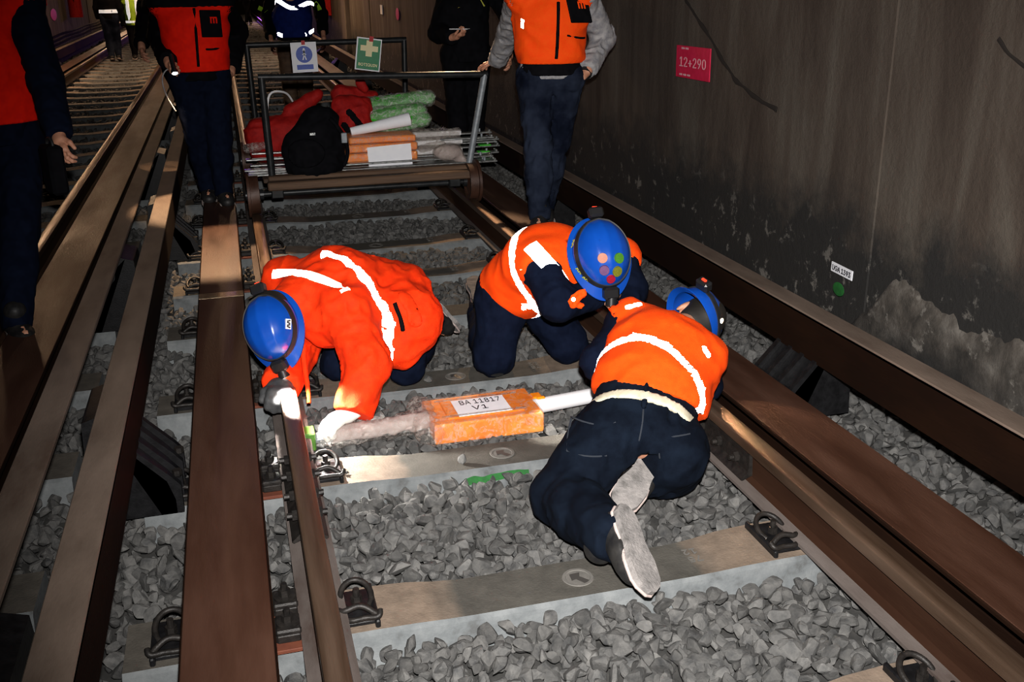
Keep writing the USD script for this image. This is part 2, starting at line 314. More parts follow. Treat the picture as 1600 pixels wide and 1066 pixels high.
part('crack', crack([(2, 6.35, 1.66), (2, 6.163, 1.522), (2, 5.746, 1.273), (2, 5.434, 1.094), (2, 5.084, 1.004), (2, 4.95, .985)], .012), MATS['crack_dark'], wr, smooth=True, label='dark slanting crack in the concrete')
part('crack', crack([(2, 3.35, 1.42), (2, 3.2, 1.33), (2, 3.0, 1.27), (2, 2.7, 1.2), (2, 2.3, 1.15)], .009), MATS['crack_dark'], wr, smooth=True, label='dark slanting crack in the concrete')
wl = UsdGeom.Xform.Define(stage, path('wall_left')); tag(wl, 'grey concrete tunnel wall beyond the left track', kind='structure')
ys = [-3, 5, 11, 17, 23, 29, 35, 43, 52, 62]
for i in range(len(ys) - 1):
    part('panel', box((LX - .35, ys[i] + .01, -.3), (LX - [0, .012][i % 2], ys[i + 1] - .01, CEIL), .012), MATS['concrete_old'], wl)
part('backing', box((LX - .4, -3, -.3), (LX - .06, 62, CEIL)), MATS['concrete_old'], wl)
part('cable_ledge', box((LX - .02, -3, -.2), (LX + .28, 62, .12), .02), MATS['concrete_old'], wl)
for k in range(3):
    part('cable', tube([(LX + .05, y, .3 + k * .09 + .012 * math.sin(y * 1.3 + k)) for y in np.arange(-3, 62, .7)], .022, 6), MATS['black_cloth'], wl, smooth=True)
ce = UsdGeom.Xform.Define(stage, path('ceiling')); tag(ce, 'concrete tunnel ceiling', kind='structure')
part('slab', box((LX - .4, -3, CEIL), (WX + .4, 62, CEIL + .3)), MATS['concrete_old'], ce)
for y in np.arange(3, 62, 6.0):
    part('beam', box((LX - .1, y, CEIL - .25), (WX + .1, y + .4, CEIL + .05), .02), MATS['concrete_old'], ce)
we = UsdGeom.Xform.Define(stage, path('wall_end')); tag(we, 'dark far end of the tunnel', kind='structure')
part('end_face', box((LX - .4, 62, -.4), (WX + .4, 62.3, CEIL + .3)), MATS['crack_dark'], we)
wb = UsdGeom.Xform.Define(stage, path('wall_back')); tag(wb, 'dark tunnel behind the photographer', kind='structure')
part('end_face', box((LX - .4, -3.3, -.4), (WX + .4, -3.0, CEIL + .3)), MATS['crack_dark'], wb)
tl = []
for k, (x, y) in enumerate([(-4.5, 20), (-4.5, 40), (.3, 23.5), (1.75, 44)]):
    lamp = thing('tunnel_lamp', ['tunnel lamp high on the left wall beyond the walking men', 'farthest tunnel lamp high on the left wall', 'tunnel lamp hung over the near track beyond the trolley', 'farthest tunnel lamp high on the right wall'][k], 'lamp', (x, y, 3.3 if abs(x) > 1 else 4.0), group=None)
    part('housing', box((-.09, -.65, 0), (.09, .65, .1), .02), MATS['cart_grey'], lamp)
    part('diffuser', box((-.06, -.6, -.05), (.06, .6, .005), .015), MATS['tunnel_lamp'], lamp)
lp = thing('purple_lamp', 'small purple signal lamp far along the near track', 'lamp', (.55, 50, 2.0))
part('housing', box((-.12, -.02, -.12), (.12, .12, .3), .02), MATS['cart_steel'], lp); part('lens', tf(lathe([(0, 0), (.1, 0), (.09, .05), (0, .06)], 16), rot([1, 0, 0], 90), (0, -.02, .05)), MATS['purple_lamp'], lp)
part('bracket', box((.1, .02, .0), (1.3, .06, .06)), MATS['cart_steel'], lp)

# ------------------------------------------------------------------ sleepers with their fastenings
N_ = {'tc': ('texture_coordinate', {}), 'sx': ('separate_xyz', {}), 'ab': ('math', {'math_type': 'absolute'}), 'geo': ('geometry', {}), 'n': ('noise_texture', {'scale': 6.0, 'detail': 7, 'roughness': .6}),
      'ad': ('math', {'math_type': 'multiply_add', 'value2': .09}), 'r': ('rgb_ramp', {'ramp': [(0, (0, 0, 0)), (.405, (0, 0, 0)), (.435, (.55, .55, .55)), (.47, (.7, .7, .7)), (.50, (1, 1, 1)), (.86, (1, 1, 1)), (.95, (.25, .25, .25)), (1, (.1, .1, .1))]}),
      'mx': ('mix_color', {'a': (.062, .058, .050), 'b': (.165, .125, .094)}), 'n2': ('noise_texture', {'scale': 16.0, 'detail': 8, 'roughness': .65}), 'mr': ('map_range', {'from_min': .3, 'from_max': .7, 'to_min': .7, 'to_max': 1.25}), 'hs': ('hsv', {}),
      'bn': ('noise_texture', {'scale': 120.0, 'detail': 5}), 'b': ('bump', {'distance': .0015}), 'p': ('principled_bsdf', {'roughness': .85, 'specular_ior_level': .3})}
L_ = [('tc.object', 'sx.vector'), ('sx.x', 'ab.value1'), ('geo.position', 'n.vector'), ('n.fac', 'ad.value1'), ('ab.value', 'ad.value3'), ('ad.value', 'r.fac'), ('r.color', 'mx.fac'), ('geo.position', 'n2.vector'), ('n2.fac', 'mr.value'),
      ('mx.result', 'hs.color'), ('mr.result', 'hs.value'), ('hs.color', 'p.base_color'), ('geo.position', 'bn.vector'), ('bn.fac', 'b.height'), ('b.normal', 'p.normal')]
MATS['sleeper_top'] = usdkit.material(stage, LOOKS + 'sleeper_top', N_, L_, surface='p.BSDF')
HALF = 1.27
SP = 0.85
def sleeper_section(x):
    a = abs(x); t = np.clip((a - .33) / .25, 0, 1); t = t * t * (3 - 2 * t)
    return .105 + .014 * t, -.016 + .018 * t          # half width of the top face, height of the top face
def sleeper_meshes():
    xs = A([-HALF, -1.2, -.95, -.62, -.5, -.42, -.33, -.15, 0, .15, .33, .42, .5, .62, .95, 1.2, HALF])
    top, side = [], []
    for x in xs:
        w, z = sleeper_section(x); e = .02 if abs(x) >= HALF else 0
        top.append([(x, -w + .012, z), (x, w - .012, z)])
        side.append([(x, -w + .012, z), (x, -w, z - .010), (x, -w - .05, z - .2), (x, w + .05, z - .2), (x, w, z - .010), (x, w - .012, z)])
    top = A(top); side = A(side); n = len(xs)
    ft = []; fs = []
    for i in range(n - 1):
        ft.append([2 * i, 2 * i + 2, 2 * i + 3, 2 * i + 1])
        for q in range(5): fs.append([6 * i + q, 6 * i + q + 1, 6 * i + 7 + q, 6 * i + 6 + q])
    for i, s in ((0, 1), (n - 1, -1)):
        b = 6 * i; fs += [[b, b + 1, b + 4, b + 5][::s], [b + 1, b + 2, b + 3, b + 4][::s]]
    return (top.reshape(-1, 3), A(ft)), (side.reshape(-1, 3), A(fs))
def rail_clip_meshes():
    """sprung ring clip: an upright loop over a bolt, a lower bent bar and its black shoulder plate; rail lies towards -x"""
    base = cat_(box((-.055, -.075, -.002), (.05, .085, .014), .004), box((.038, -.095, -.004), (.052, .1, .022), .004))
    a = np.linspace(-.25 * np.pi, 1.25 * np.pi, 22)
    loop = np.stack([.043 * np.cos(a) * 1.0, .03 + .05 * np.sin(a), .028 + .022 * np.sin(a)], 1)
    ring = tube(loop, .0085, 8)
    bar = tube(smooth_path([(-.055, -.03, .03), (-.03, -.045, .038), (0, -.04, .042), (.03, -.05, .03), (.045, -.055, .018)], 14), .009, 8)
    bar2 = tube(smooth_path([(-.035, -.07, .022), (-.01, -.08, .026), (.02, -.078, .026), (.048, -.085, .03), (.055, -.07, .04)], 14), .008, 8)
    nut = tf(trimesh.creation.cylinder(.016, .022, sections=6), None, (0, .015, .03)); bolt = tf(trimesh.creation.cylinder(.009, .03, sections=10), None, (0, .015, .048))
    return base, cat_(ring, bar, bar2), cat_(nut, bolt)
def clamp_meshes():
    out = []
    for y in (-.062, .062):
        out.append((cat_(box((-.034, y - .05, 0), (.034, y + .05, .03), .006), box((-.034, y - .055, .028), (.034, y - .035, .045), .005)),
                    cat_(tf(lathe([(.012, 0), (.03, 0), (.03, .008), (.012, .01)], 16), None, (0, y, .03)), tf(trimesh.creation.cylinder(.0165, .02, sections=6), None, (0, y, .05)), tf(trimesh.creation.cylinder(.009, .02, sections=8), None, (0, y, .068)))))
    pad = box((-.036, -.14, -.004), (.036, .12, .008), .002)
    return out, pad
_top, _side = sleeper_meshes(); _clip = rail_clip_meshes(); _clamps, _pad = clamp_meshes()
def build_sleeper(label, loc, near=True, group=None):
    s = thing('concrete_sleeper', label, 'sleeper', loc, group=group)
    b = part('body', _side, MATS['sleeper_side'], s, smooth=30, label='pale sloping side of the sleeper')
    part('top_face', _top, MATS['sleeper_top'], s, smooth=30)
    if not near: return s
    md = part('medallion', tf(lathe([(0, 0), (.036, 0), (.038, .0022), (.046, .0022), (.048, 0)], 32), None, (.003, 0, -.0155)), MATS['medal'], s, label='round mark cast into the concrete')
    part('arrow', prism([(-.02, .02), (.012, .022), (.006, .002), (.03, -.028), (.012, -.036), (-.008, -.008), (-.022, -.012)], .002, None, (.003, 0, -.0155)), MATS['medal_dark'], md)
    w = [tf(meshkit.text_mesh('12', .028, .0015, True), rot([0, 0, 1], 180), (.40, .035, -.006)), tf(meshkit.text_mesh('75', .028, .0015, True), rot([0, 0, 1], 180), (.40, -.008, -.006))]
    part('cast_number', cat_(*w), MATS['medal'], s, label='number cast into the concrete')
    for x, flip in ((-.652, 1), (.652, -1), (-1.15, -1), (1.165, 1)):
        R = rot([0, 0, 1], 0 if flip == 1 else 180) if abs(x) < 1 else rot([0, 0, 1], 180 if x < 0 else 0)
        Rm = A(R)
        z = sleeper_section(x)[1]
        mir = np.diag([1.0, 1.0, 1.0]) if (Rm[0, 0] > 0) else np.diag([-1.0, 1.0, 1.0])
        def mm(q):
            g = tf(q, mir, (x, -.005, z))
            if mir[0, 0] < 0: g.invert()
            return g
        c = part('rail_clip', mm(_clip[1]), MATS['black_steel'], s, smooth=50, label='black sprung ring clip')
        part('shoulder_plate', mm(_clip[0]), MATS['black_poly'], c); part('nut', mm(_clip[2]), MATS['black_steel'], c)
    for x in (-.846, .838):
        z = sleeper_section(x)[1]
        for blk, bolt in _clamps:
            c = part('clamp_block', tf(blk, None, (x, 0, z + .006)), MATS['black_steel'], s); part('bolt', tf(bolt, None, (x, 0, z + .006)), MATS['black_steel'], c, smooth=40)
        part('rubber_pad', tf(_pad, None, (x, 0, z)), MATS['rubber_pad'], s, label='reddish pad under the clamps')
    return s
ORD = ['first', 'second', 'third', 'fourth', 'fifth', 'sixth', 'seventh', 'eighth', 'ninth', 'tenth', 'eleventh', 'twelfth']
C2 = -2.806
SY = [1.70] + [2.317 + .117, 3.19 + .115, 4.0 + .117, 4.94 + .117, 5.71 + .117, 6.47 + .117, 7.40 + .117]
while SY[-1] < 9: SY.append(SY[-1] + SP)
near_src = None
extra = {0: 'cut by the lower edge of the photo', 1: 'under the boot of the kneeling man', 2: 'in front of the orange box', 3: 'behind the orange box', 4: 'behind the man in the orange jacket', 5: 'in shade', 6: 'in front of the cart', 7: 'under the front of the cart'}
for i, y in enumerate(SY):
    lab = 'near-track concrete sleeper, %s from the camera, %s' % (ORD[i], extra.get(i, 'under the loaded cart'))
    if i == 0: near_src = build_sleeper(lab, (0, y, 0))
    else: copy_of(near_src, (0, y, 0), label=lab)
far_src = build_sleeper('concrete sleeper of the left track, first from the camera', (C2, 1.83 + .117, 0), near=False)
y = 1.83 + .117; i = 0
while y < 58:
    y += SP; i += 1
    if i < 12: copy_of(far_src, (C2, y, 0), label='concrete sleeper of the left track, %s from the camera' % ORD[i])
    else: copy_of(far_src, (C2, y, 0), label='plain concrete sleeper of the left track far down the tunnel', group='far sleepers of the left track')
y = SY[-1] + SP
while y < 58:
    copy_of(far_src, (0, y, 0), label='plain concrete sleeper of the near track beyond the cart', group='sleepers of the near track beyond the cart'); y += SP

# ------------------------------------------------------------------ rails, running strips, guide bars
RAIL = [(-.065, .022), (.065, .022), (.065, .033), (.03, .042), (.012, .055), (.0085, .075), (.0085, .125), (.014, .138), (.0325, .147), (.0325, .175), (.027, .182), (.015, .185), (-.015, .185), (-.027, .182), (-.0325, .175), (-.0325, .147), (-.014, .138), (-.0085, .125), (-.0085, .075), (-.012, .055), (-.03, .042), (-.065, .033)]
def rail(x, y0, y1, label):
    r = thing('running_rail', label, 'rail', (x, y0, 0))
    part('rail_body', along_y(RAIL[3:9] + RAIL[15:21], [0, y1 - y0]), MATS['rail_body'], r, smooth=30)
    part('rail_foot', along_y(RAIL[:4] + RAIL[20:], [0, y1 - y0]), MATS['rail_foot'], r, label='dusty foot of the rail')
    h = [(-.0325, .147), (.0325, .147), (.0325, .175), (.0305, .1795), (.027, .182), (.015, .1845), (0, .185), (-.015, .1845), (-.027, .182), (-.0305, .1795), (-.0325, .175)]
    part('rail_head', along_y(h, [0, y1 - y0]), MATS['rail_head'], r, smooth=25, label='worn running head of the rail')
    return r
rail(-.75, -1, 60, 'worn steel rail left of the kneeling men, beside the wide brown strip')
rr_ = rail(.75, -1, 60, 'worn steel rail right of the kneeling men')
rail(C2 + .75, -1, 60, 'steel rail of the left track nearest the guide bars'); rail(C2 - .75, -1, 60, 'steel rail of the left track nearest the far wall')
for x, y, lab in ((.75, 3.02, 'bolted joint plate on the right rail below the man in belt'), (-.75, 3.05, 'bolted joint plate on the left rail beside the gloved hand')):
    j = thing('joint_plate', lab, 'rail joint', (x, y, 0))
    for s in (-1, 1):
        part('plate', along_y([(s * .012, .06), (s * .05, .045), (s * .056, .05), (s * .03, .075), (s * .028, .12), (s * .03, .142), (s * .016, .138)][::s], [-.28, .28]), MATS['black_steel'], j)
        for k in (-.2, -.07, .07, .2):
            part('bolt', tf(cat_(trimesh.creation.cylinder(.018, .022, sections=6), tf(trimesh.creation.cylinder(.01, .045, sections=8), None, (0, 0, .005))), rot([0, 1, 0], 90 * s), (s * .036, k, .098)), MATS['black_steel'], j)
def ibeam(x0, x1, label):
    w = x1 - x0; c = (x0 + x1) / 2; h = w / 2
    P = [(-h, .02), (h, .02), (h, .034), (.02, .044), (.009, .06), (.009, .13), (.02, .148), (h - .004, .152), (h, .156), (h, .166), (h - .004, .17), (-h + .004, .17), (-h, .166), (-h, .156), (-h + .004, .152), (-.02, .148), (-.009, .13), (-.009, .06), (-.02, .044), (-h, .034)]
    s = thing('running_strip', label, 'track beam', (c, -1, 0))
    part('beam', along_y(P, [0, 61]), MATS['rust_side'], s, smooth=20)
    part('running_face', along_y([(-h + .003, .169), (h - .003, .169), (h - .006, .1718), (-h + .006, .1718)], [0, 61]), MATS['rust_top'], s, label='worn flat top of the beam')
    return s
lp_ = lstrip = ibeam(-1.1035, -.88, 'wide flat rusty steel strip left of the left rail'); ibeam(.8548, 1.1091, 'wide flat rusty steel strip right of the right rail')
ibeam(C2 + .868, C2 + 1.106, 'wide flat steel strip of the left track, nearest the guide bars'); ibeam(C2 - 1.106, C2 - .868, 'wide flat steel strip of the left track, nearest the far wall')
mat('bright_steel', (.5, .36, .22), (.8, .62, .42), 60, .3, .9, bump=.006, bscale=130)
part('joint_strip', box((-.110, 6.05, .1705), (.110, 6.14, .1745), .0015), MATS['bright_steel'], lstrip, label='shiny scuffed strip across the joint of the beam')
def guide(x, s, label):
    """an angle bar: the tall face looks at its track, the leg on top points away from it (s = direction of the leg)"""
    g = thing('guide_bar', label, 'guide bar', (x, -1, 0))
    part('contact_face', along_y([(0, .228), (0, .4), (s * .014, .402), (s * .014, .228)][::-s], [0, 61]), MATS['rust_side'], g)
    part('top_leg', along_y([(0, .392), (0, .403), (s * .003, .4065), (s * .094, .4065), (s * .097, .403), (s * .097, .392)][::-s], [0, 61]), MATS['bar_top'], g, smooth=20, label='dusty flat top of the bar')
    return g
guide(-1.26, -1, 'long dusty steel guide bar beside the wide left strip'); guide(1.26, 1, 'long dusty steel guide bar along the right wall')
guide(C2 + 1.26, 1, 'long steel guide bar of the left track, beside the near one'); guide(C2 - 1.26, -1, 'long steel guide bar of the left track along the far wall')
# rib-sided black insulating supports under the guide bars (top towards the bar, foot reaching inwards to the track)
def support(x, y, s, label, group=None):
    """s: +1 when the track lies on the +x side of the bar"""
    o = thing('guide_bar_support', label, 'insulator', (x, y, 0), group=group)
    prof = sg.Polygon([(-.12, .0), (-.1, .36), (-.02, .385), (.0, .27), (.13, .12), (.15, .05), (.15, .0)])
    R = A([[s, 0, 0], [0, 0, 1], [0, 1, 0]], float)
    def pr(poly, w, yc):
        q = trimesh.creation.extrude_polygon(poly, w, engine='earcut'); v = q.vertices.copy()
        nv_ = np.stack([s * v[:, 0], v[:, 2] - w / 2 + yc, v[:, 1]], 1); q = trimesh.Trimesh(nv_, q.faces, process=False)
        if q.volume < 0: q.invert()
        return q
    part('body', pr(prof, .30, 0), MATS['black_poly'], o)
    rib = sg.Polygon([(-.06, .37), (-.005, .32), (.02, .27), (.145, .135), (.172, .1), (.172, .0), (.1, .0)])
    for k in range(4): part('rib', pr(rib, .028, -.136 + k * .0907), MATS['black_poly'], o)
    for k in (-.09, .09): part('bolt', tf(cat_(trimesh.creation.cylinder(.016, .02, sections=6)), None, (s * .16, k, .12)), MATS['black_steel'], o)
    return o
SUPY = [3.31, 6.70, 10.1, 13.5, 16.9, 20.3, 23.7]
for i, y in enumerate(SUPY):
    support(-1.31, y, 1, 'black ribbed insulator under the near left guide bar, %s from the camera' % ORD[i]); support(1.31, y + .06, -1, 'black ribbed insulator under the right guide bar, %s from the camera' % ORD[i])
for i, y in enumerate([1.95, 5.35, 8.75, 12.15, 15.55, 18.95, 22.35]):
    support(C2 + 1.31, y, -1, 'black ribbed insulator under the inner guide bar of the left track, %s from the camera' % ORD[i])
    if i > 1: support(C2 - 1.31, y, 1, 'black ribbed insulator under the outer guide bar of the left track, %s from the camera' % ORD[i - 2])

# ------------------------------------------------------------------ ballast
bb = UsdGeom.Xform.Define(stage, path('floor')); tag(bb, 'grey crushed stone ballast bed of the tracks', kind='structure')
part('bed', box((LX - .1, -3, -.5), (WX + .1, 62, -.105)), MATS['ballast_base'], bb)
def stone_shape(rng, n=15):
    p = rng.normal(size=(n, 3)); p /= np.linalg.norm(p, axis=1, keepdims=True); p *= rng.uniform(.72, 1.0, (n, 1)); p *= A([1.0, rng.uniform(.66, .95), rng.uniform(.5, .75)])
    h = trimesh.convex.convex_hull(p); return h
def chamfer(h, rng):
    """a stone with knocked-off corners"""
    v, f = h.vertices, h.faces; e = h.edges_unique; t = rng.uniform(.22, .34)
    pts = np.vstack([v[e[:, 0]] * (1 - t) + v[e[:, 1]] * t, v[e[:, 0]] * t + v[e[:, 1]] * (1 - t)])
    return trimesh.convex.convex_hull(pts)
srng = np.random.default_rng(11)
SHAPES = [chamfer(stone_shape(srng), srng) for _ in range(12)]
LOWS = [stone_shape(srng, 11) for _ in range(8)]
def in_sleeper(x, y):
    def hit(c, y0s):
        dx = np.abs(x - c) < HALF + .02; d = np.min(np.abs(y[:, None] - y0s[None]), 1); w = A([sleeper_section(q)[0] for q in np.clip(x - c, -1.2, 1.2)])
        return dx & (d < w + .012), np.where(dx, d - w, 9)
    a, da = hit(0, A(SY + list(np.arange(SY[-1] + SP, 62, SP)))); b, db = hit(C2, 1.947 + SP * np.arange(0, 70))
    return a | b, np.minimum(da, db)
def quat(rng, n):
    q = rng.normal(size=(n, 4)); return q / np.linalg.norm(q, axis=1, keepdims=True)
def scatter(rng, x0, x1, y0, y1, step, size, zmean, zs):
    nx, ny = int((x1 - x0) / step), int((y1 - y0) / step)
    gx, gy = np.meshgrid(np.arange(nx), np.arange(ny)); gx = gx.ravel() * step + x0; gy = gy.ravel() * step + y0
    gx = gx + rng.uniform(-.45, .45, len(gx)) * step; gy = gy + rng.uniform(-.45, .45, len(gy)) * step
    s = rng.uniform(.72, 1.22, len(gx)) * size
    bad, d = in_sleeper(gx, gy)
    und = meshkit.fbm(np.stack([gx * 1.7, gy * 1.7, gx * 0], -1), 3, 21) - .5
    z = zmean + und * .05 + rng.uniform(-zs, zs, len(gx)) - .018 * np.clip(1 - d / .1, 0, 1)
    # keep clear of the rails' and strips' undersides
    for c in (0, C2):
        a = np.abs(gx - c); z = np.where((a > .66) & (a < 1.12), np.minimum(z, -.012 - s * .55), z)
    keep = ~bad
    return gx[keep], gy[keep], z[keep], s[keep]
def spread(parts_):
    return [np.concatenate(q) for q in zip(*parts_)]
r1 = np.random.default_rng(5)
sx_, sy_, sz_, ss_ = spread([scatter(r1, -4.4, 1.98, 1.35, 9.6, .049, .036, -.062, .016), scatter(r1, -4.4, 1.98, 1.35, 9.6, .052, .034, -.088, .012), scatter(r1, -.66, .66, 1.35, 7.6, .058, .038, -.046, .014)])
pos = np.stack([sx_, sy_, sz_], 1); ori = quat(r1, len(pos))
D_ = (pos - CAM) @ FW; px_ = 800 + F_PX * ((pos - CAM) @ RT) / D_; py_ = 533 - F_PX * ((pos - CAM) @ UP) / D_
vis = (px_ > 5) & (px_ < 1595) & (py_ > 5) & (py_ < 1061) & (sz_ > -.065)
under_ = np.zeros(len(pos), bool)
for c in (0, C2):
    a = np.abs(sx_ - c); under_ |= (a > .66) & (a < 1.13) | (a > 1.2) & (a < 1.38)
score = np.where(vis & ~under_, ss_ / D_, 0); best = np.argsort(-score, kind='stable')[:300]; rest = np.ones(len(pos), bool); rest[best] = False
def qmat(q):
    w, x, y, z = q
    return A([[1 - 2 * (y * y + z * z), 2 * (x * y - z * w), 2 * (x * z + y * w)], [2 * (x * y + z * w), 1 - 2 * (x * x + z * z), 2 * (y * z - x * w)], [2 * (x * z - y * w), 2 * (y * z + x * w), 1 - 2 * (x * x + y * y)]])
for k, i in enumerate(best):
    part('stone', tf(SHAPES[k % 12].copy(), qmat(ori[i]) * ss_[i], pos[i]), MATS['stone'], bb)
def instancer(name, P, O, S, shapes, matl):
    pi = UsdGeom.PointInstancer.Define(stage, path(name, pp(bb))); tag(pi, kind='stuff')
    for k, sh in enumerate(shapes):
        usdkit.mesh(stage, '%s/shapes/stone_shape_%03d' % (pi.GetPath(), k), sh, matl); pi.GetPrototypesRel().AddTarget('%s/shapes/stone_shape_%03d' % (pi.GetPath(), k))
    pi.CreateProtoIndicesAttr(Vt.IntArray.FromNumpy((np.arange(len(P)) * 7919 % len(shapes)).astype(np.int32)))
    pi.CreatePositionsAttr(Vt.Vec3fArray.FromNumpy(P.astype(np.float32)))
    pi.CreateScalesAttr(Vt.Vec3fArray.FromNumpy(np.repeat(S[:, None], 3, 1).astype(np.float32)))
    pi.CreateOrientationsAttr(Vt.QuathArray([Gf.Quath(float(q[0]), float(q[1]), float(q[2]), float(q[3])) for q in O]))
    return pi
instancer('ballast_stones', pos[rest], ori[rest], ss_[rest], SHAPES, MATS['stone'])
sx_, sy_, sz_, ss_ = spread([scatter(r1, -4.4, 1.98, 9.6, 22, .075, .045, -.065, .02), scatter(r1, -4.4, 1.98, 22, 45, .14, .08, -.08, .02)])
pos2 = np.stack([sx_, sy_, sz_], 1)
instancer('far_ballast_stones', pos2, quat(r1, len(pos2)), ss_, LOWS, MATS['stone'])
def loose(px, py, size, z0, label, k, seed, lift=1.0):
    P = on(px, py, z=z0 + size * .4); g = np.random.default_rng(seed)
    q = tf(SHAPES[k].copy(), qmat(quat(g, 1)[0]) * size); q.vertices[:, 2] += z0 - q.vertices[:, 2].min(); q.vertices[:, :2] += P[:2]
    solo('loose_stone', label, 'stone', q, MATS['stone'], smooth=False)
loose(722, 721, .026, -.016, 'single grey stone lying on the sleeper in front of the orange box', 2, 1)
loose(541, 739, .014, .002, 'small pale chip on the sleeper by the left rail clip', 5, 2)
loose(669, 595, .03, -.016, 'dark stone on the sleeper behind the orange box', 3, 4)
loose(741, 612, .0, -.016, 'x', 3, 4) if False else None
# ------------------------------------------------------------------ bodies and clothes: blended tapering limbs, turned into one surface
def band3(F, a, b, c):
    return plane3(F.hit(*a), F.hit(*b), F.hit(*c))
def plane3(a, b, c):
    n = np.cross(b - a, c - a); return a, n / np.linalg.norm(n)
def nets(d, lo, h):
    """surface nets of the zero level of d (negative inside)"""
    s = d < 0
    sl = [slice(None, -1), slice(1, None)]
    C = [(i, j, k) for i in (0, 1) for j in (0, 1) for k in (0, 1)]
    cnt = sum(s[sl[i], sl[j], sl[k]].astype(np.int8) for i, j, k in C)
    idx = np.argwhere((cnt > 0) & (cnt < 8))
    vals = np.stack([d[idx[:, 0] + i, idx[:, 1] + j, idx[:, 2] + k] for i, j, k in C], 1); CA = A(C, float)
    acc = np.zeros((len(idx), 3)); num = np.zeros(len(idx))
    for a in range(8):
        for b in range(a + 1, 8):
            if np.abs(CA[a] - CA[b]).sum() != 1: continue
            va, vb = vals[:, a], vals[:, b]; x = (va < 0) != (vb < 0); t = np.where(x, va / np.where(x, va - vb, 1), 0)
            acc += np.where(x[:, None], CA[a] + t[:, None] * (CA[b] - CA[a]), 0); num += x
    v = lo + (idx + acc / num[:, None]) * h
    vid = np.full(cnt.shape, -1, np.int32); vid[idx[:, 0], idx[:, 1], idx[:, 2]] = np.arange(len(idx))
    F = []
    for ax in range(3):
        a = [slice(None)] * 3; b = [slice(None)] * 3; a[ax] = slice(None, -1); b[ax] = slice(1, None)
        e = np.argwhere(s[tuple(a)] != s[tuple(b)]); o1, o2 = [q for q in range(3) if q != ax]
        e = e[(e[:, o1] > 0) & (e[:, o2] > 0) & (e[:, o1] < cnt.shape[o1]) & (e[:, o2] < cnt.shape[o2])]
        if not len(e): continue
        def g(p, q):
            w = e.copy(); w[:, o1] -= p; w[:, o2] -= q; return vid[w[:, 0], w[:, 1], w[:, 2]]
        Q = np.stack([g(0, 0), g(1, 0), g(1, 1), g(0, 1)], 1)
        flip = s[e[:, 0], e[:, 1], e[:, 2]] ^ (ax == 1)
        Q[~flip] = Q[~flip][:, ::-1]; F.append(Q)
    if not F: return None
    F = np.vstack(F); F = F[(F >= 0).all(1)]
    t = trimesh.Trimesh(v, np.vstack([F[:, [0, 1, 2]], F[:, [0, 2, 3]]]), process=False)
    if t.volume < 0: t.invert()
    return t
def cone(a, b, ra, rb=None, w=1.0, side=None):
    return ('c', A(a, float), A(b, float), ra, ra if rb is None else rb, w, side)
def ell(c, radii, R=None):
    return ('e', A(c, float), A(radii, float), np.eye(3) if R is None else A(R))
def grow(prims, r):
    return [(p[0], p[1], p[2], p[3] + r, p[4] + r, p[5], p[6]) if p[0] == 'c' else ('e', p[1], p[2] + r, p[3]) for p in prims]
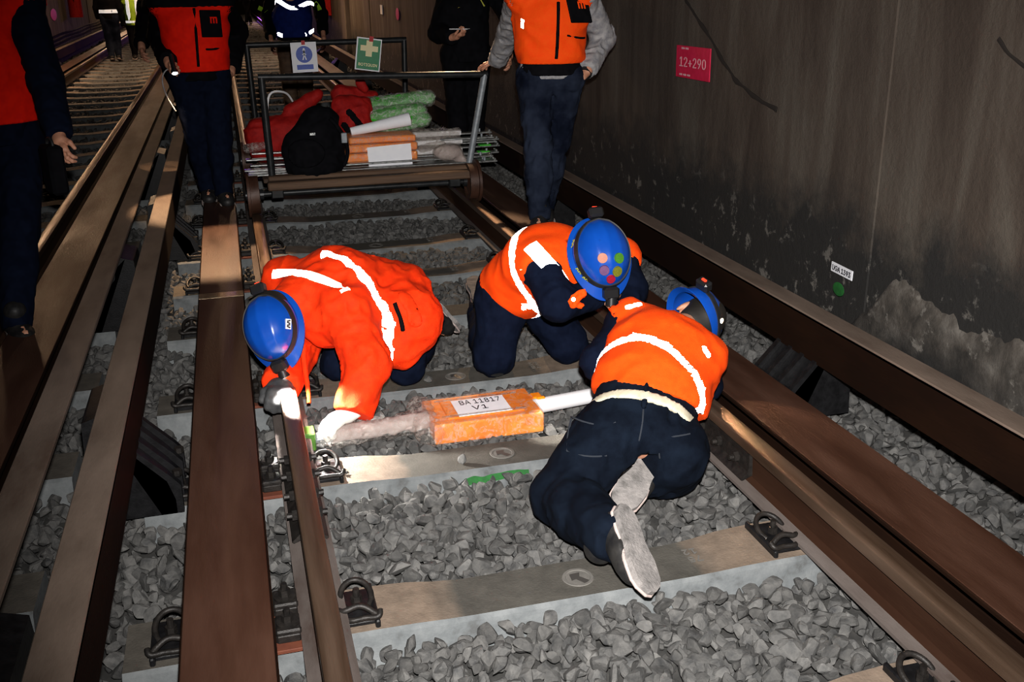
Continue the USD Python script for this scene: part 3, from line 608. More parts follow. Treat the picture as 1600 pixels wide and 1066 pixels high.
class Field:
    def __init__(self, prims, k=.03, h=.012, pad=.05):
        B = []
        for p in prims:
            if p[0] == 'c':
                r = max(p[3], p[4]) * max(1, p[5]); B += [p[1] - r, p[1] + r, p[2] - r, p[2] + r]
            else:
                r = p[2].max(); B += [p[1] - r, p[1] + r]
        B = A(B); self.h = h; self.lo = B.min(0) - pad; self.n = np.ceil((B.max(0) + pad - self.lo) / h).astype(int) + 1
        self.ax = [self.lo[i] + np.arange(self.n[i]) * h for i in range(3)]
        self.d = np.full(self.n, .2)
        for p in prims: self.add(p, k)
    def P(self, s=(slice(None),) * 3):
        g = np.meshgrid(*[self.ax[i][s[i]] for i in range(3)], indexing='ij', sparse=True); return g
    def block(self, lo, hi):
        a = np.clip(np.floor((lo - self.lo) / self.h).astype(int), 0, self.n); b = np.clip(np.ceil((hi - self.lo) / self.h).astype(int) + 1, 0, self.n)
        return tuple(slice(x, y) for x, y in zip(a, b))
    def dist(self, p, s):
        X, Y, Z = self.P(s)
        if p[0] == 'c':
            _, a, b, ra, rb, w, side = p; ab = b - a; L2 = max(ab @ ab, 1e-9)
            x, y, z = X - a[0], Y - a[1], Z - a[2]
            t = np.clip((x * ab[0] + y * ab[1] + z * ab[2]) / L2, 0, 1)
            x, y, z = x - t * ab[0], y - t * ab[1], z - t * ab[2]
            q = x * x + y * y + z * z
            if side is not None and w != 1:
                sd = A(side, float); sd = sd / np.linalg.norm(sd); ps = x * sd[0] + y * sd[1] + z * sd[2]; q = q - ps * ps * (1 - 1 / w ** 2)
            return np.sqrt(np.maximum(q, 0)) - (ra + (rb - ra) * t)
        _, c, r, R = p
        x, y, z = X - c[0], Y - c[1], Z - c[2]
        q = [R[0, i] * x + R[1, i] * y + R[2, i] * z for i in range(3)]
        k0 = np.sqrt(sum((q[i] / r[i]) ** 2 for i in range(3))); k1 = np.sqrt(sum((q[i] / r[i] ** 2) ** 2 for i in range(3)))
        return np.where(k1 > 1e-9, k0 * (k0 - 1) / np.maximum(k1, 1e-9), -r.min())
    def bbox(self, p, m):
        if p[0] == 'c':
            r = max(p[3], p[4]) * max(1, p[5]) + m; return np.minimum(p[1], p[2]) - r, np.maximum(p[1], p[2]) + r
        return p[1] - p[2].max() - m, p[1] + p[2].max() + m
    def add(self, p, k):
        s = self.block(*self.bbox(p, .07)); d = self.dist(p, s); o = self.d[s]
        if k > 0:
            q = np.maximum(k - np.abs(d - o), 0) / k; self.d[s] = np.minimum(d, o) - q * q * k * .25
        else: self.d[s] = np.minimum(d, o)
        return self
    def cut(self, p, k=.008):
        s = self.block(*self.bbox(p, .05)); self.d[s] = np.maximum(self.d[s], -self.dist(p, s)); return self
    def plane(self, o, n):
        """removes what lies on the side that n points to"""
        n = A(n, float) / np.linalg.norm(n); X, Y, Z = self.P(); self.d = np.maximum(self.d, (X - o[0]) * n[0] + (Y - o[1]) * n[1] + (Z - o[2]) * n[2]); return self
    def folds(self, amp, freq=(14, 14, 14), seed=0):
        near = np.argwhere(np.abs(self.d) < .05)
        Q = self.lo + near * self.h
        w = meshkit.fbm(Q * A(freq) * .35, 2, seed + 7) - .5
        f = meshkit.noise(Q * A(freq) + w[:, None] * 3.0, seed); f = 1 - 2 * np.abs(f - .5)
        self.d[near[:, 0], near[:, 1], near[:, 2]] += amp * (1 - f * 1.4) - amp * .2; return self
    def copy(self):
        o = Field.__new__(Field); o.__dict__.update(self.__dict__); o.d = self.d.copy(); return o
    def band(self, o, n, w, thick=.004, clips=()):
        """a strip of width w lying on the cloth where the plane (o, n) cuts it"""
        q = self.copy(); n = A(n, float) / np.linalg.norm(n); X, Y, Z = q.P(); s = np.abs((X - o[0]) * n[0] + (Y - o[1]) * n[1] + (Z - o[2]) * n[2]) - w / 2
        q.d = np.maximum(np.maximum(q.d - thick, s), -(q.d + .012))
        for o_, n_ in clips: q.plane(o_, n_)
        return q.mesh()
    def patch(self, prims, thick=.004, k=0, deep=.012):
        """cloth-hugging patch inside the given shapes"""
        q = self.copy(); g = self.copy(); g.d = np.full(self.n, .2)
        for p in prims: g.add(p, k)
        q.d = np.maximum(np.maximum(q.d - thick, g.d), -(q.d + deep)); return q.mesh()
    def hit(self, px, py, d0=2.0, d1=12.0):
        """where the line of sight through a pixel first meets the surface"""
        from scipy.ndimage import map_coordinates
        D = np.arange(d0, d1, .004); P = CAM + D[:, None] * ray(px, py)
        v = map_coordinates(self.d, ((P - self.lo) / self.h).T, order=1, mode='constant', cval=.2)
        i = int(np.argmax(v < 0)) if (v < 0).any() else int(np.argmin(v)); return P[i]
    def mesh(self):
        d = self.d.copy()
        for ax in range(3):
            for e in (0, -1):
                i = [slice(None)] * 3; i[ax] = e; d[tuple(i)] = np.maximum(d[tuple(i)], .001)
        return nets(d, self.lo, self.h)
def strip(F, px, width, lift=.006, n=28):
    """a band of tape laid on the cloth through these pixels of the visible side"""
    H = smooth_path([F.hit(*q) for q in px], n); G = []
    from scipy.ndimage import map_coordinates
    for ax in range(3):
        e = np.zeros(3); e[ax] = .012
        G.append(map_coordinates(F.d, ((H + e - F.lo) / F.h).T, order=1, mode='nearest') - map_coordinates(F.d, ((H - e - F.lo) / F.h).T, order=1, mode='nearest'))
    N = np.stack(G, 1); N /= np.maximum(np.linalg.norm(N, axis=1, keepdims=True), 1e-9)
    K = np.ones(7) / 7; N = np.stack([np.convolve(np.pad(N[:, i], 3, 'edge'), K, 'valid') for i in range(3)], 1); N /= np.linalg.norm(N, axis=1, keepdims=True)
    T = np.gradient(H, axis=0); W = np.cross(T, N); W /= np.linalg.norm(W, axis=1, keepdims=True); w = width / 2
    rows = [H + W * w - N * .004, H + W * w + N * lift * .6, H + N * lift, H - W * w + N * lift * .6, H - W * w - N * .004]
    v = np.stack(rows, 1).reshape(-1, 3); f = []
    for i in range(n - 1):
        for q in range(5): f.append([i * 5 + q, i * 5 + (q + 1) % 5, i * 5 + 5 + (q + 1) % 5, i * 5 + 5 + q])
    f += [[0, 1, 2, 3], [0, 3, 4, 4]]; b = (n - 1) * 5; f += [[b + 3, b + 2, b + 1, b], [b + 4, b + 3, b, b]]
    return (v, A(f))
def unit(v):
    v = A(v, float); return v / np.linalg.norm(v)
def arm_prims(sh, el, wr, s=1.0, g=0.0):
    return [cone(sh, el, .052 * s + g, .043 * s + g), cone(el, wr, .043 * s + g, .03 * s + g)]
def leg_prims(hp, kn, an, s=1.0, g=0.0):
    return [cone(hp, kn, .088 * s + g, .062 * s + g), cone(kn, kn * .6 + an * .4, .06 * s + g, .058 * s + g), cone(kn * .6 + an * .4, an, .056 * s + g, .04 * s + g)]
def torso_prims(J, g=0.0, s=1.0):
    sd = unit(J['shR'] - J['shL']); hs = unit(J['hpR'] - J['hpL']); mid = (J['pel'] + J['chest']) / 2
    return [cone(J['pel'], mid, .118 * s + g, .112 * s + g, 1.32, hs), cone(mid, J['chest'], .112 * s + g, .124 * s + g, 1.36, sd), cone(J['chest'], (J['shL'] + J['shR']) / 2 * .7 + J['chest'] * .3, .122 * s + g, .09 * s + g, 1.45, sd),
            cone(J['shL'], J['shR'], .068 * s + g, .068 * s + g)]
def hand_prims(wr, d, palm, curl=.35, spread=.12, thumb=1, s=1.0, fist=False):
    """a hand from the wrist along d; palm: the palm's normal; thumb: +1/-1 the side it leaves on. Four fingers of two bones, a thumb of two."""
    d = unit(d); pn = unit(A(palm, float) - d * (A(palm, float) @ d)); sd = np.cross(pn, d) * thumb
    out = [cone(wr - d * .02, wr + d * .03, .027 * s, .03 * s, 1.25, sd), cone(wr + d * .035 * s + sd * .014 * s, wr + d * .085 * s + sd * .024 * s, .0155 * s), cone(wr + d * .035 * s - sd * .012 * s, wr + d * .08 * s - sd * .026 * s, .015 * s), cone(wr + d * .03 * s, wr + d * .086 * s, .0165 * s, .015 * s)]
    for i, (o, L) in enumerate(((.031, .066), (.0105, .075), (-.0105, .069), (-.031, .054))):
        b = wr + d * (.09 - .006 * abs(i - 1.2)) * s + sd * o * s; c = curl + .06 * i
        d1 = unit(d * np.cos(c * .8) + pn * np.sin(c * .8) + sd * spread * (1.5 - i) * .35); d2 = unit(d * np.cos(c * 2.0) + pn * np.sin(c * 2.0)); d3 = unit(d * np.cos(c * 3.0) + pn * np.sin(c * 3.0))
        p1 = b + d1 * L * .48 * s; p2 = p1 + d2 * L * .32 * s; p3 = p2 + d3 * L * .24 * s
        out += [cone(b - d * .012, p1, .0098 * s, .009 * s), cone(p1, p2, .009 * s, .0082 * s), cone(p2, p3, .0082 * s, .0074 * s)]
    t0 = wr + d * .028 * s + sd * .026 * s; t1 = t0 + unit(d * .75 + sd * .6 + pn * .35) * .042 * s; t2 = t1 + unit(d * .9 + sd * .15 + pn * .5) * .034 * s
    out += [cone(t0, t1, .0145 * s, .0115 * s), cone(t1, t2, .011 * s, .0088 * s)]
    return out
def head_mesh(c, up, fwd, h=.008):
    """a head with brow, nose, jaw, lips, ears and neck stub"""
    R = frame(up, fwd); f, l, u = R[:, 0], R[:, 1], R[:, 2]
    P = [ell(c + u * .035, (.098, .077, .085), R), ell(c + f * .022 - u * .035, (.068, .06, .072), R), ell(c + f * .045 - u * .082, (.036, .036, .028), R),
         cone(c + f * .092 + u * .012, c + f * .112 - u * .028, .010, .014), cone(c + f * .084 - u * .062 + l * .018, c + f * .084 - u * .062 - l * .018, .010), ell(c + f * .086 + u * .022, (.016, .05, .012), R),
         ell(c + l * .078 - u * .008 - f * .012, (.02, .009, .032), R), ell(c - l * .078 - u * .008 - f * .012, (.02, .009, .032), R), cone(c - f * .02 - u * .06, c - f * .045 - u * .17, .052, .056)]
    return P, R
def person(label, J, scale=1.0, h=.012, hands=(), group=None):
    """the body: one continuous surface under the clothes; the thing stands at its feet"""
    base = A([J['pel'][0], J['pel'][1], min(J['anL'][2], J['anR'][2]) - .05])
    o = thing('person', label, 'person', base, group=group)
    P = torso_prims(J, -.012) + [cone(J['chest'] * .3 + J['neck'] * .7, J['neck'] * .4 + J['head'] * .6, .056, .05)]
    for s_ in 'LR':
        P += arm_prims(J['sh' + s_], J['el' + s_], J['wr' + s_], 1, -.004) + leg_prims(J['hp' + s_], J['kn' + s_], J['an' + s_], 1, -.008)
        an, toe = J['an' + s_], J['toe' + s_]; P += [cone(an, an * .35 + toe * .65, .030, .02)]
    HP, R = head_mesh(J['head'], J['hup'], J['hfw'])
    body = Field(P, .03, h * 1.25).mesh()
    more = [Field(HP, .018, .008, .03).mesh()]
    for hp in hands: more.append(Field(hp, .006, .0045, .02).mesh())
    b = part('body', cat_(body, *more), MATS['skin'], o, smooth=True, world=True)
    f, l, u = R[:, 0], R[:, 1], R[:, 2]
    for s_ in (1, -1):
        e = part('eye', tf(trimesh.creation.icosphere(2, .0125), None, J['head'] + f * .085 + u * .006 + l * .03 * s_), MATS['white_plastic'], b, smooth=True, world=True)
    q = Field([ell(J['head'] + u * .045 - f * .01, (.104, .084, .088), R), ell(J['head'] - f * .05 - u * .02, (.05, .07, .07), R)], .02, .01, .03).plane(J['head'] + f * .055 + u * .04, unit(f * .8 - u * .6))
    part('hair', q.mesh(), MATS['hair'], b, smooth=True, world=True)
    return o
def shoe(o, an, toe, up, boot=True, sole_mat='sole', name='boot'):
    """a laced boot: upper, thick sole and laces; toe: the tip of the foot; up: from the sole to the ankle"""
    d = unit(toe - an); up = unit(A(up, float) - d * (A(up, float) @ d)); sd = np.cross(up, d)
    heel = an - d * .06 - up * .055; tip = toe - up * .012
    P = [cone(an + up * .06 - d * .005, an - d * .018, .05, .05), cone(an - d * .025 - up * .025, an + d * .09 - up * .03, .047, .043, 1.0, sd), cone(an + d * .06 - up * .028, toe - d * .055 - up * .03, .045, .036, 1.18, sd)]
    F = Field(P, .03, .009, .03).plane(heel, -up)
    b = part(name, F.mesh(), MATS['boot'], o, smooth=True, world=True)
    L = np.linalg.norm(tip - heel); x = np.linspace(0, 1, 15)
    wdt = np.interp(x, [0, .04, .12, .3, .45, .65, .85, .95, 1], [.012, .028, .036, .036, .034, .047, .044, .03, .008])
    poly = sg.Polygon(list(zip(x * (L + .025) - .01, wdt)) + list(zip(x[::-1] * (L + .025) - .01, -wdt[::-1])))
    M = np.stack([d, np.cross(up, d), up], 1)
    sl = prism(poly.buffer(.004), .024, M, heel - up * .018)
    part('sole', sl, MATS[sole_mat], b, world=True, smooth=30, label='worn grey tread of the boot')
    rim = tube([heel + M @ A([px_, py_, .006]) for px_, py_ in list(poly.buffer(.004).exterior.coords)[:-1:2]], .0055, 6, True)
    part('welt', rim, MATS['sole_edge'], b, smooth=True, world=True)
    if boot:
        lc = [cat_(*[tube([an + d * (.035 + .03 * i) + up * (.03 - .018 * i) + sd * .02, an + d * (.038 + .03 * i) + up * (.038 - .018 * i), an + d * (.035 + .03 * i) + up * (.03 - .018 * i) - sd * .02], .003, 5) for i in range(4)])]
        part('laces', lc[0], MATS['strap'], b, world=True)
    return b
def helmet(o, c, up, fwd, lamp=True, stickers=(), power=True, mark=None, brim=.018, s=1.0, back=False):
    """hard hat: ribbed shell with a brim, elastic strap, headlamp at the front and battery box at the back"""
    R = frame(up, fwd); rx, ry, rz = .138 * s, .112 * s, .118 * s
    nu, nv = 64, 22; th = np.arange(nu) / nu * 2 * np.pi; ph = np.linspace(0, np.pi / 2, nv)
    T, Pp = np.meshgrid(th, ph, indexing='ij')
    rib = lambda T, Pp: 1 + .018 * np.exp(-((np.sin(T) * np.cos(Pp)) / .09) ** 2) * np.clip(np.sin(Pp) * 1.6, 0, 1) + .014 * (np.exp(-((np.sin(T) * np.cos(Pp) - .36) / .07) ** 2) + np.exp(-((np.sin(T) * np.cos(Pp) + .36) / .07) ** 2)) * np.clip(np.sin(Pp) * 1.5, 0, 1)
    def surf(T, Pp, off=0.0):
        T, Pp = np.broadcast_arrays(T, Pp)
        k = rib(T, Pp); cp = np.cos(Pp) ** .86
        return c + (np.stack([(rx * k + off) * np.cos(T) * cp, (ry * k + off) * np.sin(T) * cp, (rz * k + off) * np.sin(Pp)], -1)) @ R.T
    out = surf(T, Pp).reshape(-1, 3)
    b1 = 1 + brim / .12 * (1.0 + 1.1 * np.clip(np.cos(th), 0, 1) ** 2)
    brm = c + np.stack([rx * np.cos(th) * b1, ry * np.sin(th) * (1 + brim / .12), -.012 - .012 * np.clip(np.cos(th), 0, 1) ** 2], -1) @ R.T
    brm2 = brm - R[:, 2] * .006
    inn = surf(T, Pp, -.006).reshape(-1, 3) - R[:, 2] * .004
    v = np.vstack([out, brm, brm2, inn]); ii = np.arange(nu * nv).reshape(nu, nv); B, B2, I = nu * nv, nu * nv + nu, nu * nv + 2 * nu; f = []
    for i in range(nu):
        j = (i + 1) % nu
        for q in range(nv - 1):
            f.append([ii[i, q], ii[j, q], ii[j, q + 1], ii[i, q + 1]]); f.append([I + ii[i, q], I + ii[i, q + 1], I + ii[j, q + 1], I + ii[j, q]])
        f += [[B + i, B + j, ii[j, 0], ii[i, 0]], [B2 + i, B2 + j, B + j, B + i], [I + ii[i, 0], I + ii[j, 0], B2 + j, B2 + i]]
    hm = part('helmet', (v, A(f)), MATS['helmet_blue'], o, smooth=35, world=True, label='glossy blue hard hat')
    a = np.linspace(0, 2 * np.pi, 60, endpoint=False)
    ring = surf(a, .16 + .30 * (1 - np.cos(a)) / 2 * 1.0, .004)
    flat = []
    def ribbon(P_, wdt):
        N = P_ - c; N /= np.linalg.norm(N, axis=1, keepdims=True); Tn = np.roll(P_, -1, 0) - np.roll(P_, 1, 0); W = np.cross(Tn, N); W /= np.linalg.norm(W, axis=1, keepdims=True); n = len(P_)
        vv = np.vstack([P_ + W * wdt, P_ - W * wdt, P_ + W * wdt - N * .006, P_ - W * wdt - N * .006]); ff = []
        for i in range(n):
            j = (i + 1) % n; ff += [[i, j, n + j, n + i], [2 * n + i, 3 * n + i, 3 * n + j, 2 * n + j], [i, 2 * n + i, 2 * n + j, j], [n + i, n + j, 3 * n + j, 3 * n + i]]
        return (vv, A(ff))
    part('strap', ribbon(ring, .011), MATS['strap'], hm, smooth=30, world=True, label='black elastic strap of the headlamp')
    if lamp:
        p = c + R @ A([rx + .030, 0, .018]); fl = unit(R[:, 0] - .55 * R[:, 2])
        M = frame(fl, R[:, 1])
        part('headlamp', cat_(tf(box((-.032, -.022, -.03), (.032, .022, .02), .01), M, p), tf(lathe([(0, 0), (.021, 0), (.024, .03), (.0, .03)], 20), M, p + fl * .012)), MATS['lamp_body'], hm, smooth=30, world=True)
        part('lens', tf(lathe([(0, .001), (.018, .001), (.018, 0)], 16), M, p + fl * .0425), MATS['lamp_white' if power else 'lens_glass'], hm, world=True)
        q = c - R @ A([rx + .018, 0, -.05]); Mq = frame(-R[:, 0], R[:, 1])
        part('battery_box', tf(box((-.03, -.02, -.022), (.03, .02, .02), .008), Mq, q), MATS['lamp_body'], hm, smooth=30, world=True)
        part('rear_light', tf(box((-.012, -.006, .018), (.012, .006, .026), .003), Mq, q), MATS['lamp_red'], hm, world=True)
    for (t_, p_, r_, mname) in stickers:
        tt = np.linspace(0, 2 * np.pi, 20, endpoint=False); cc = surf(t_, p_, .0015); N = unit(cc - c); X = unit(np.cross(N, R[:, 0])); Y = np.cross(N, X)
        rim = cc + r_ * (np.cos(tt)[:, None] * X + np.sin(tt)[:, None] * Y); rr_ = np.linalg.norm((rim - c) @ R / A([rx, ry, rz]), axis=1)
        rim = c + (rim - c) / rr_[:, None] * 1.035 * np.linalg.norm((cc - c) @ R / A([rx, ry, rz])) ; vv = np.vstack([cc + N * .006, rim + N * .002, rim - N * .006]); n = 20
        ff = [[0, 1 + i, 1 + (i + 1) % n] for i in range(n)] + [[1 + i, 21 + i, 21 + (i + 1) % n] for i in range(n)] + [[1 + i, 21 + (i + 1) % n, 1 + (i + 1) % n] for i in range(n)]
        part('sticker', (vv, A(ff)), MATS[mname], hm, world=True, smooth=False)
    if mark:
        for t_, p_, sc, mname in mark:
            cc = surf(t_, p_, .003); N = unit(cc - c); X = unit(np.cross(R[:, 2], N)); Y = np.cross(N, X); M = np.stack([X, Y, N], 1)
            base_ = box((-.022 * sc, -.013 * sc, -.004), (.022 * sc, .013 * sc, .0015))
            st = cat_(*[tf(box((-.003 * sc, -.008 * sc, .001), (.003 * sc, .008 * sc, .0025)), rot([0, 0, 1], an_), (xo * sc, 0, 0)) for an_, xo in ((-18, -.013), (18, -.0045), (-18, .0045), (18, .013))])
            if mname == 'white':
                mk = part('emblem', tf(base_, M, cc), MATS['white_plastic'], hm, world=True); part('emblem_print', tf(st, M, cc), MATS['ink'], hm, world=True)
            else: part('marking', tf(st, M, cc), MATS[mname], hm, world=True)
    return hm
def metro_patch(o, c, X, Y, N, w, parent, mname='orange_cloth', base_mat='black_cloth', hgt=None):
    """a black chest pocket with a rounded three-stroke m on it"""
    M = np.stack([X, Y, N], 1); h_ = hgt or w * 1.15
    part('chest_pocket', tf(box((-w / 2, -h_ / 2, -.012), (w / 2, h_ / 2, .006), .004), M, c), MATS[base_mat], parent, world=True)
    e = w * .22; bars = []
    for k in (-1, 0, 1): bars.append(box((k * e * .62 - e * .17, -e * .6, .005), (k * e * .62 + e * .17, e * .45, .008), .001))
    bars.append(box((-e * .8, e * .4, .005), (e * .72, e * .72, .008), .001)); bars.append(box((e * .6, e * .25, .005), (e * .8, e * .6, .008), .001))
    part('emblem', tf(cat_(*bars), M, c + X * w * .12 + Y * h_ * .12), MATS[mname], parent, world=True)
# ------------------------------------------------------------------ the three kneeling men
def trousers(o, J, mname, g=.014, h=.012, seed=1, amp=.010, hem=True, wide=0.0):
    T = [cone(J['pel'], J['pel'] * .55 + J['chest'] * .45, .118 + g, .112 + g, 1.32, unit(J['hpR'] - J['hpL']))]; M = []
    for s_ in 'LR':
        M += [cone(J['pel'] * .4 + J['hp' + s_] * .6, J['hp' + s_], .10 + g, .098 + g)] + leg_prims(J['hp' + s_], J['kn' + s_], J['an' + s_], 1, g + wide)
    F = Field(T + M, .028, h); F.d = np.full(F.n, .2)
    for p in T: F.add(p, .028)
    F.plane(J['pel'] * .6 + J['chest'] * .4, J['chest'] - J['pel'])
    for p in M: F.add(p, .028)
    F.folds(amp, (20, 20, 13), seed)
    for s_ in 'LR':
        an, kn = J['an' + s_], J['kn' + s_]; d = unit(an - kn); q = an + d * .03
        X, Y, Z = F.P(); near = (np.sqrt((X - an[0]) ** 2 + (Y - an[1]) ** 2 + (Z - an[2]) ** 2) < .16)
        c = (X - q[0]) * d[0] + (Y - q[1]) * d[1] + (Z - q[2]) * d[2]
        F.d = np.where(near, np.maximum(F.d, c), F.d)
    part('trousers', F.mesh(), MATS[mname], o, smooth=True, world=True)
    return F
def shirt(o, J, mname, g=.014, h=.012, seed=2, amp=.009, name='shirt', extra=(), cuff=.0, arms='LR', hem=.35, arm_g=0.006, s=1.0, hood=.0):
    T = torso_prims(J, g, s) + list(extra); M = []
    for s_ in arms: M += arm_prims(J['sh' + s_], J['el' + s_], J['wr' + s_], 1, g + arm_g)
    F = Field(T + M, .035, h); F.d = np.full(F.n, .2)
    for p in T: F.add(p, .035)
    if hem is not None: F.plane(J['pel'] + (J['pel'] - J['chest']) * hem * .2, J['pel'] - J['chest'])
    F.cut(cone(J['neck'] * .8 + J['head'] * .2, J['head'], .075 - hood, .08 - hood))
    F.torso = F.copy().folds(amp, (17, 17, 17), seed)
    for p in M: F.add(p, .035)
    F.folds(amp, (17, 17, 17), seed)
    for s_ in arms:
        d = unit(J['wr' + s_] - J['el' + s_]); q = J['wr' + s_] + d * cuff; X, Y, Z = F.P(); wr = J['wr' + s_]
        near = (X - wr[0]) ** 2 + (Y - wr[1]) ** 2 + (Z - wr[2]) ** 2 < .11 ** 2
        F.d = np.where(near, np.maximum(F.d, (X - q[0]) * d[0] + (Y - q[1]) * d[1] + (Z - q[2]) * d[2]), F.d)
    part(name, F.mesh(), MATS[mname], o, smooth=True, world=True)
    return F
Z3 = A([0, 0, 1.0])

# ---- left man: orange jacket, all fours over the left rail
J = dict(pel=at(625, 468, 4.40), chest=at(530, 450, 4.22), neck=at(468, 462, 4.10), head=at(436, 500, 3.99), shL=at(540, 486, 4.02), shR=at(448, 440, 4.32),
         elL=at(574, 568, 3.92), wrL=at(553, 640, 3.86), elR=at(468, 540, 4.24), wrR=at(440, 600, 3.93), hpL=at(634, 500, 4.30), hpR=at(604, 470, 4.52),
         knL=on(634, 572, z=.085), knR=on(530, 566, z=.085), anL=at(676, 500, 4.72), anR=on(560, 500, z=.08), toeL=on(700, 528, z=.03), toeR=on(590, 470, z=.03),
         hup=unit(-FW * .9 - RT * .26 + UP * .12), hfw=unit(-UP * .9 + RT * .30))
hL = hand_prims(J['wrL'], unit(at(515, 662, 3.84) - J['wrL']), -Z3, .3, .15, 1, 1.05)
hR = hand_prims(J['wrR'], unit(at(434, 640, 3.72) - J['wrR']), unit(-Z3 * .8 - RT * .2), .75, .1, 1, 1.12)
w1 = person('kneeling person in orange jacket and blue hard hat leaning over the left rail', J, hands=[hL, hR])
trousers(w1, J, 'navy', .016, .012, 3)
for s_, u_ in (('L', unit(A([-.1, .1, -1.0]))), ('R', unit(A([-.1, .1, -1.0])))): shoe(w1, J['an' + s_], J['toe' + s_], u_)
fl = at(600, 520, 4.18)
extra = [cone(at(636, 500, 4.22), at(560, 500, 4.10), .15, .12), cone(at(626, 545, 4.16), at(585, 548, 4.12), .085, .075), cone(at(512, 500, 4.08), at(500, 470, 4.12), .11, .13), cone(J['pel'] - (J['chest'] - J['pel']) * .08, J['pel'], .14, .15, 1.2, unit(J['hpR'] - J['hpL'])), cone(J['neck'], J['head'] * .45 + J['neck'] * .55, .085, .085)]
FJ = shirt(w1, J, 'orange_jacket', .03, .011, 5, .014, 'jacket', extra, .02, hem=.9, arm_g=.014, s=1.06, hood=.012)
jk = stage.GetPrimAtPath(str(w1.GetPath()) + '/jacket')
o_, n_ = band3(FJ.torso, (520, 400), (582, 455), (601, 555))
part('reflective_band', FJ.torso.band(o_, n_, .040, .006, clips=[(at(512, 398, 4.3), -RT)]), MATS['tape'], w1, smooth=True, world=True, label='white reflective band across the back')
part('reflective_band', strip(FJ, [(428, 429), (455, 427), (490, 433), (518, 444), (540, 455)], .038, .012), MATS['tape'], w1, smooth=True, world=True, label='white reflective band over the shoulders')
part('pocket_slit', strip(FJ, [(616, 474), (621, 488), (626, 502), (629, 516)], .016, .014), MATS['black_cloth'], w1, world=True, smooth=True)
part('pocket_flap', FJ.patch([cone(FJ.hit(632, 466), FJ.hit(648, 500), .034)], .008), MATS['orange_jacket'], w1, world=True, smooth=True)
part('hanging_cord', tube(smooth_path([at(474, 540, 3.99), at(477, 580, 3.95), at(481, 608, 3.92), at(483, 630, 3.9)], 12), [.013, .013, .012, .012, .011, .011, .01, .01, .009, .009, .008, .008], 8), MATS['orange_jacket'], w1, world=True, smooth=True, label='loose orange strap hanging from the jacket')
part('glove', Field(grow(hR, .005), .012, .0055, .02).mesh(), MATS['glove'], w1, smooth=True, world=True, label='grey work glove gripping the rail')
part('glove', Field(grow(hL, .005), .012, .0055, .02).mesh(), MATS['glove_light'], w1, smooth=True, world=True, label='pale work glove')
helmet(w1, at(427, 512, 3.94), J['hup'], J['hfw'], True, mark=[(1.35, .55, .9, 'white'), (-2.75, .3, .6, 'white')], s=.98)

# ---- middle man: navy overalls, orange tabard vest, head bent down
J = dict(pel=at(802, 452, 4.50), chest=at(862, 408, 4.24), neck=at(905, 392, 4.12), head=at(938, 398, 4.02), shR=at(842, 412, 4.08), shL=at(966, 404, 4.30),
         elR=at(872, 474, 3.97), wrR=at(930, 462, 4.14), elL=at(984, 452, 4.22), wrL=at(966, 508, 4.02), hpR=at(786, 468, 4.44), hpL=at(842, 466, 4.56),
         knR=on(772, 556, z=.09), knL=on(886, 536, z=.09), anR=on(752, 490, z=.09), anL=on(850, 475, z=.09), toeR=on(742, 452, z=.035), toeL=on(830, 440, z=.035),
         hup=unit(-FW * .80 + UP * .22 + RT * .18), hfw=unit(-UP * .95 + RT * .16 - FW * .1))
w2 = person('kneeling person in navy overalls and orange vest, head bent down, stickers on hard hat', J, hands=[hand_prims(J['wrR'], unit(at(958, 470, 4.16) - J['wrR']), -Z3, .5), hand_prims(J['wrL'], unit(at(975, 545, 3.92) - J['wrL']), -Z3, .5)])
trousers(w2, J, 'navy', .02, .012, 13, wide=.008)
for s_ in 'LR': shoe(w2, J['an' + s_], J['toe' + s_], unit(A([0, -.1, -1.0])))
belly = [cone(J['pel'] * .6 + J['chest'] * .4 + (J['shR'] - J['shL']) * .05 - Z3 * .03, J['chest'] - Z3 * .08, .13, .11)]
FS = shirt(w2, J, 'navy', .018, .012, 15, .010, 'overalls', belly, .0, hem=.3)
VT = torso_prims(J, .032) + grow(belly, .012) + [cone(J['shL'] * .55 + J['shR'] * .45, J['shR'] * .9 + J['shL'] * .1, .09, .088)]
VF = Field(VT, .035, .011); V = VF.copy().folds(.006, (11, 11, 11), 16)
V.plane(J['pel'] * .9 + J['chest'] * .1, J['pel'] - J['chest']); V.cut(cone(J['neck'] * .8 + J['head'] * .2, J['head'], .08, .08))
arm = J['shR'] + (J['shR'] - J['shL']) * .12
V.cut(cone(VF.hit(852, 440), VF.hit(872, 464), .062, .062)).cut(cone(VF.hit(838, 426), VF.hit(850, 440), .045, .05)); V.cut(cone(J['shL'], J['shL'] + (J['elL'] - J['shL']) * .5, .075, .07))
V.cut(cone(at(878, 392, 3.96), at(896, 425, 3.9), .04, .045))
part('vest', V.mesh(), MATS['orange_cloth'], w2, smooth=True, world=True)
o_, n_ = plane3(at(808, 352, 4.38), at(795, 398, 4.22), at(818, 448, 4.1))
part('reflective_band', V.band(*band3(V, (814, 356), (800, 398), (810, 440)), .042), MATS['tape'], w2, smooth=True, world=True, label='white reflective band around the back')
part('reflective_strap', strip(VF, [(829, 385), (845, 402), (862, 421), (875, 438), (881, 452)], .062, .012), MATS['tape'], w2, smooth=True, world=True, label='wide white reflective strap over the shoulder')
part('reflective_band', V.band(*band3(V, (820, 478), (850, 490), (868, 484)), .022, clips=[(at(814, 470, 4.1), -RT), (at(882, 486, 4.0), RT), (at(850, 470, 4.05), UP)]), MATS['tape'], w2, smooth=True, world=True, label='white reflective band on the hem')
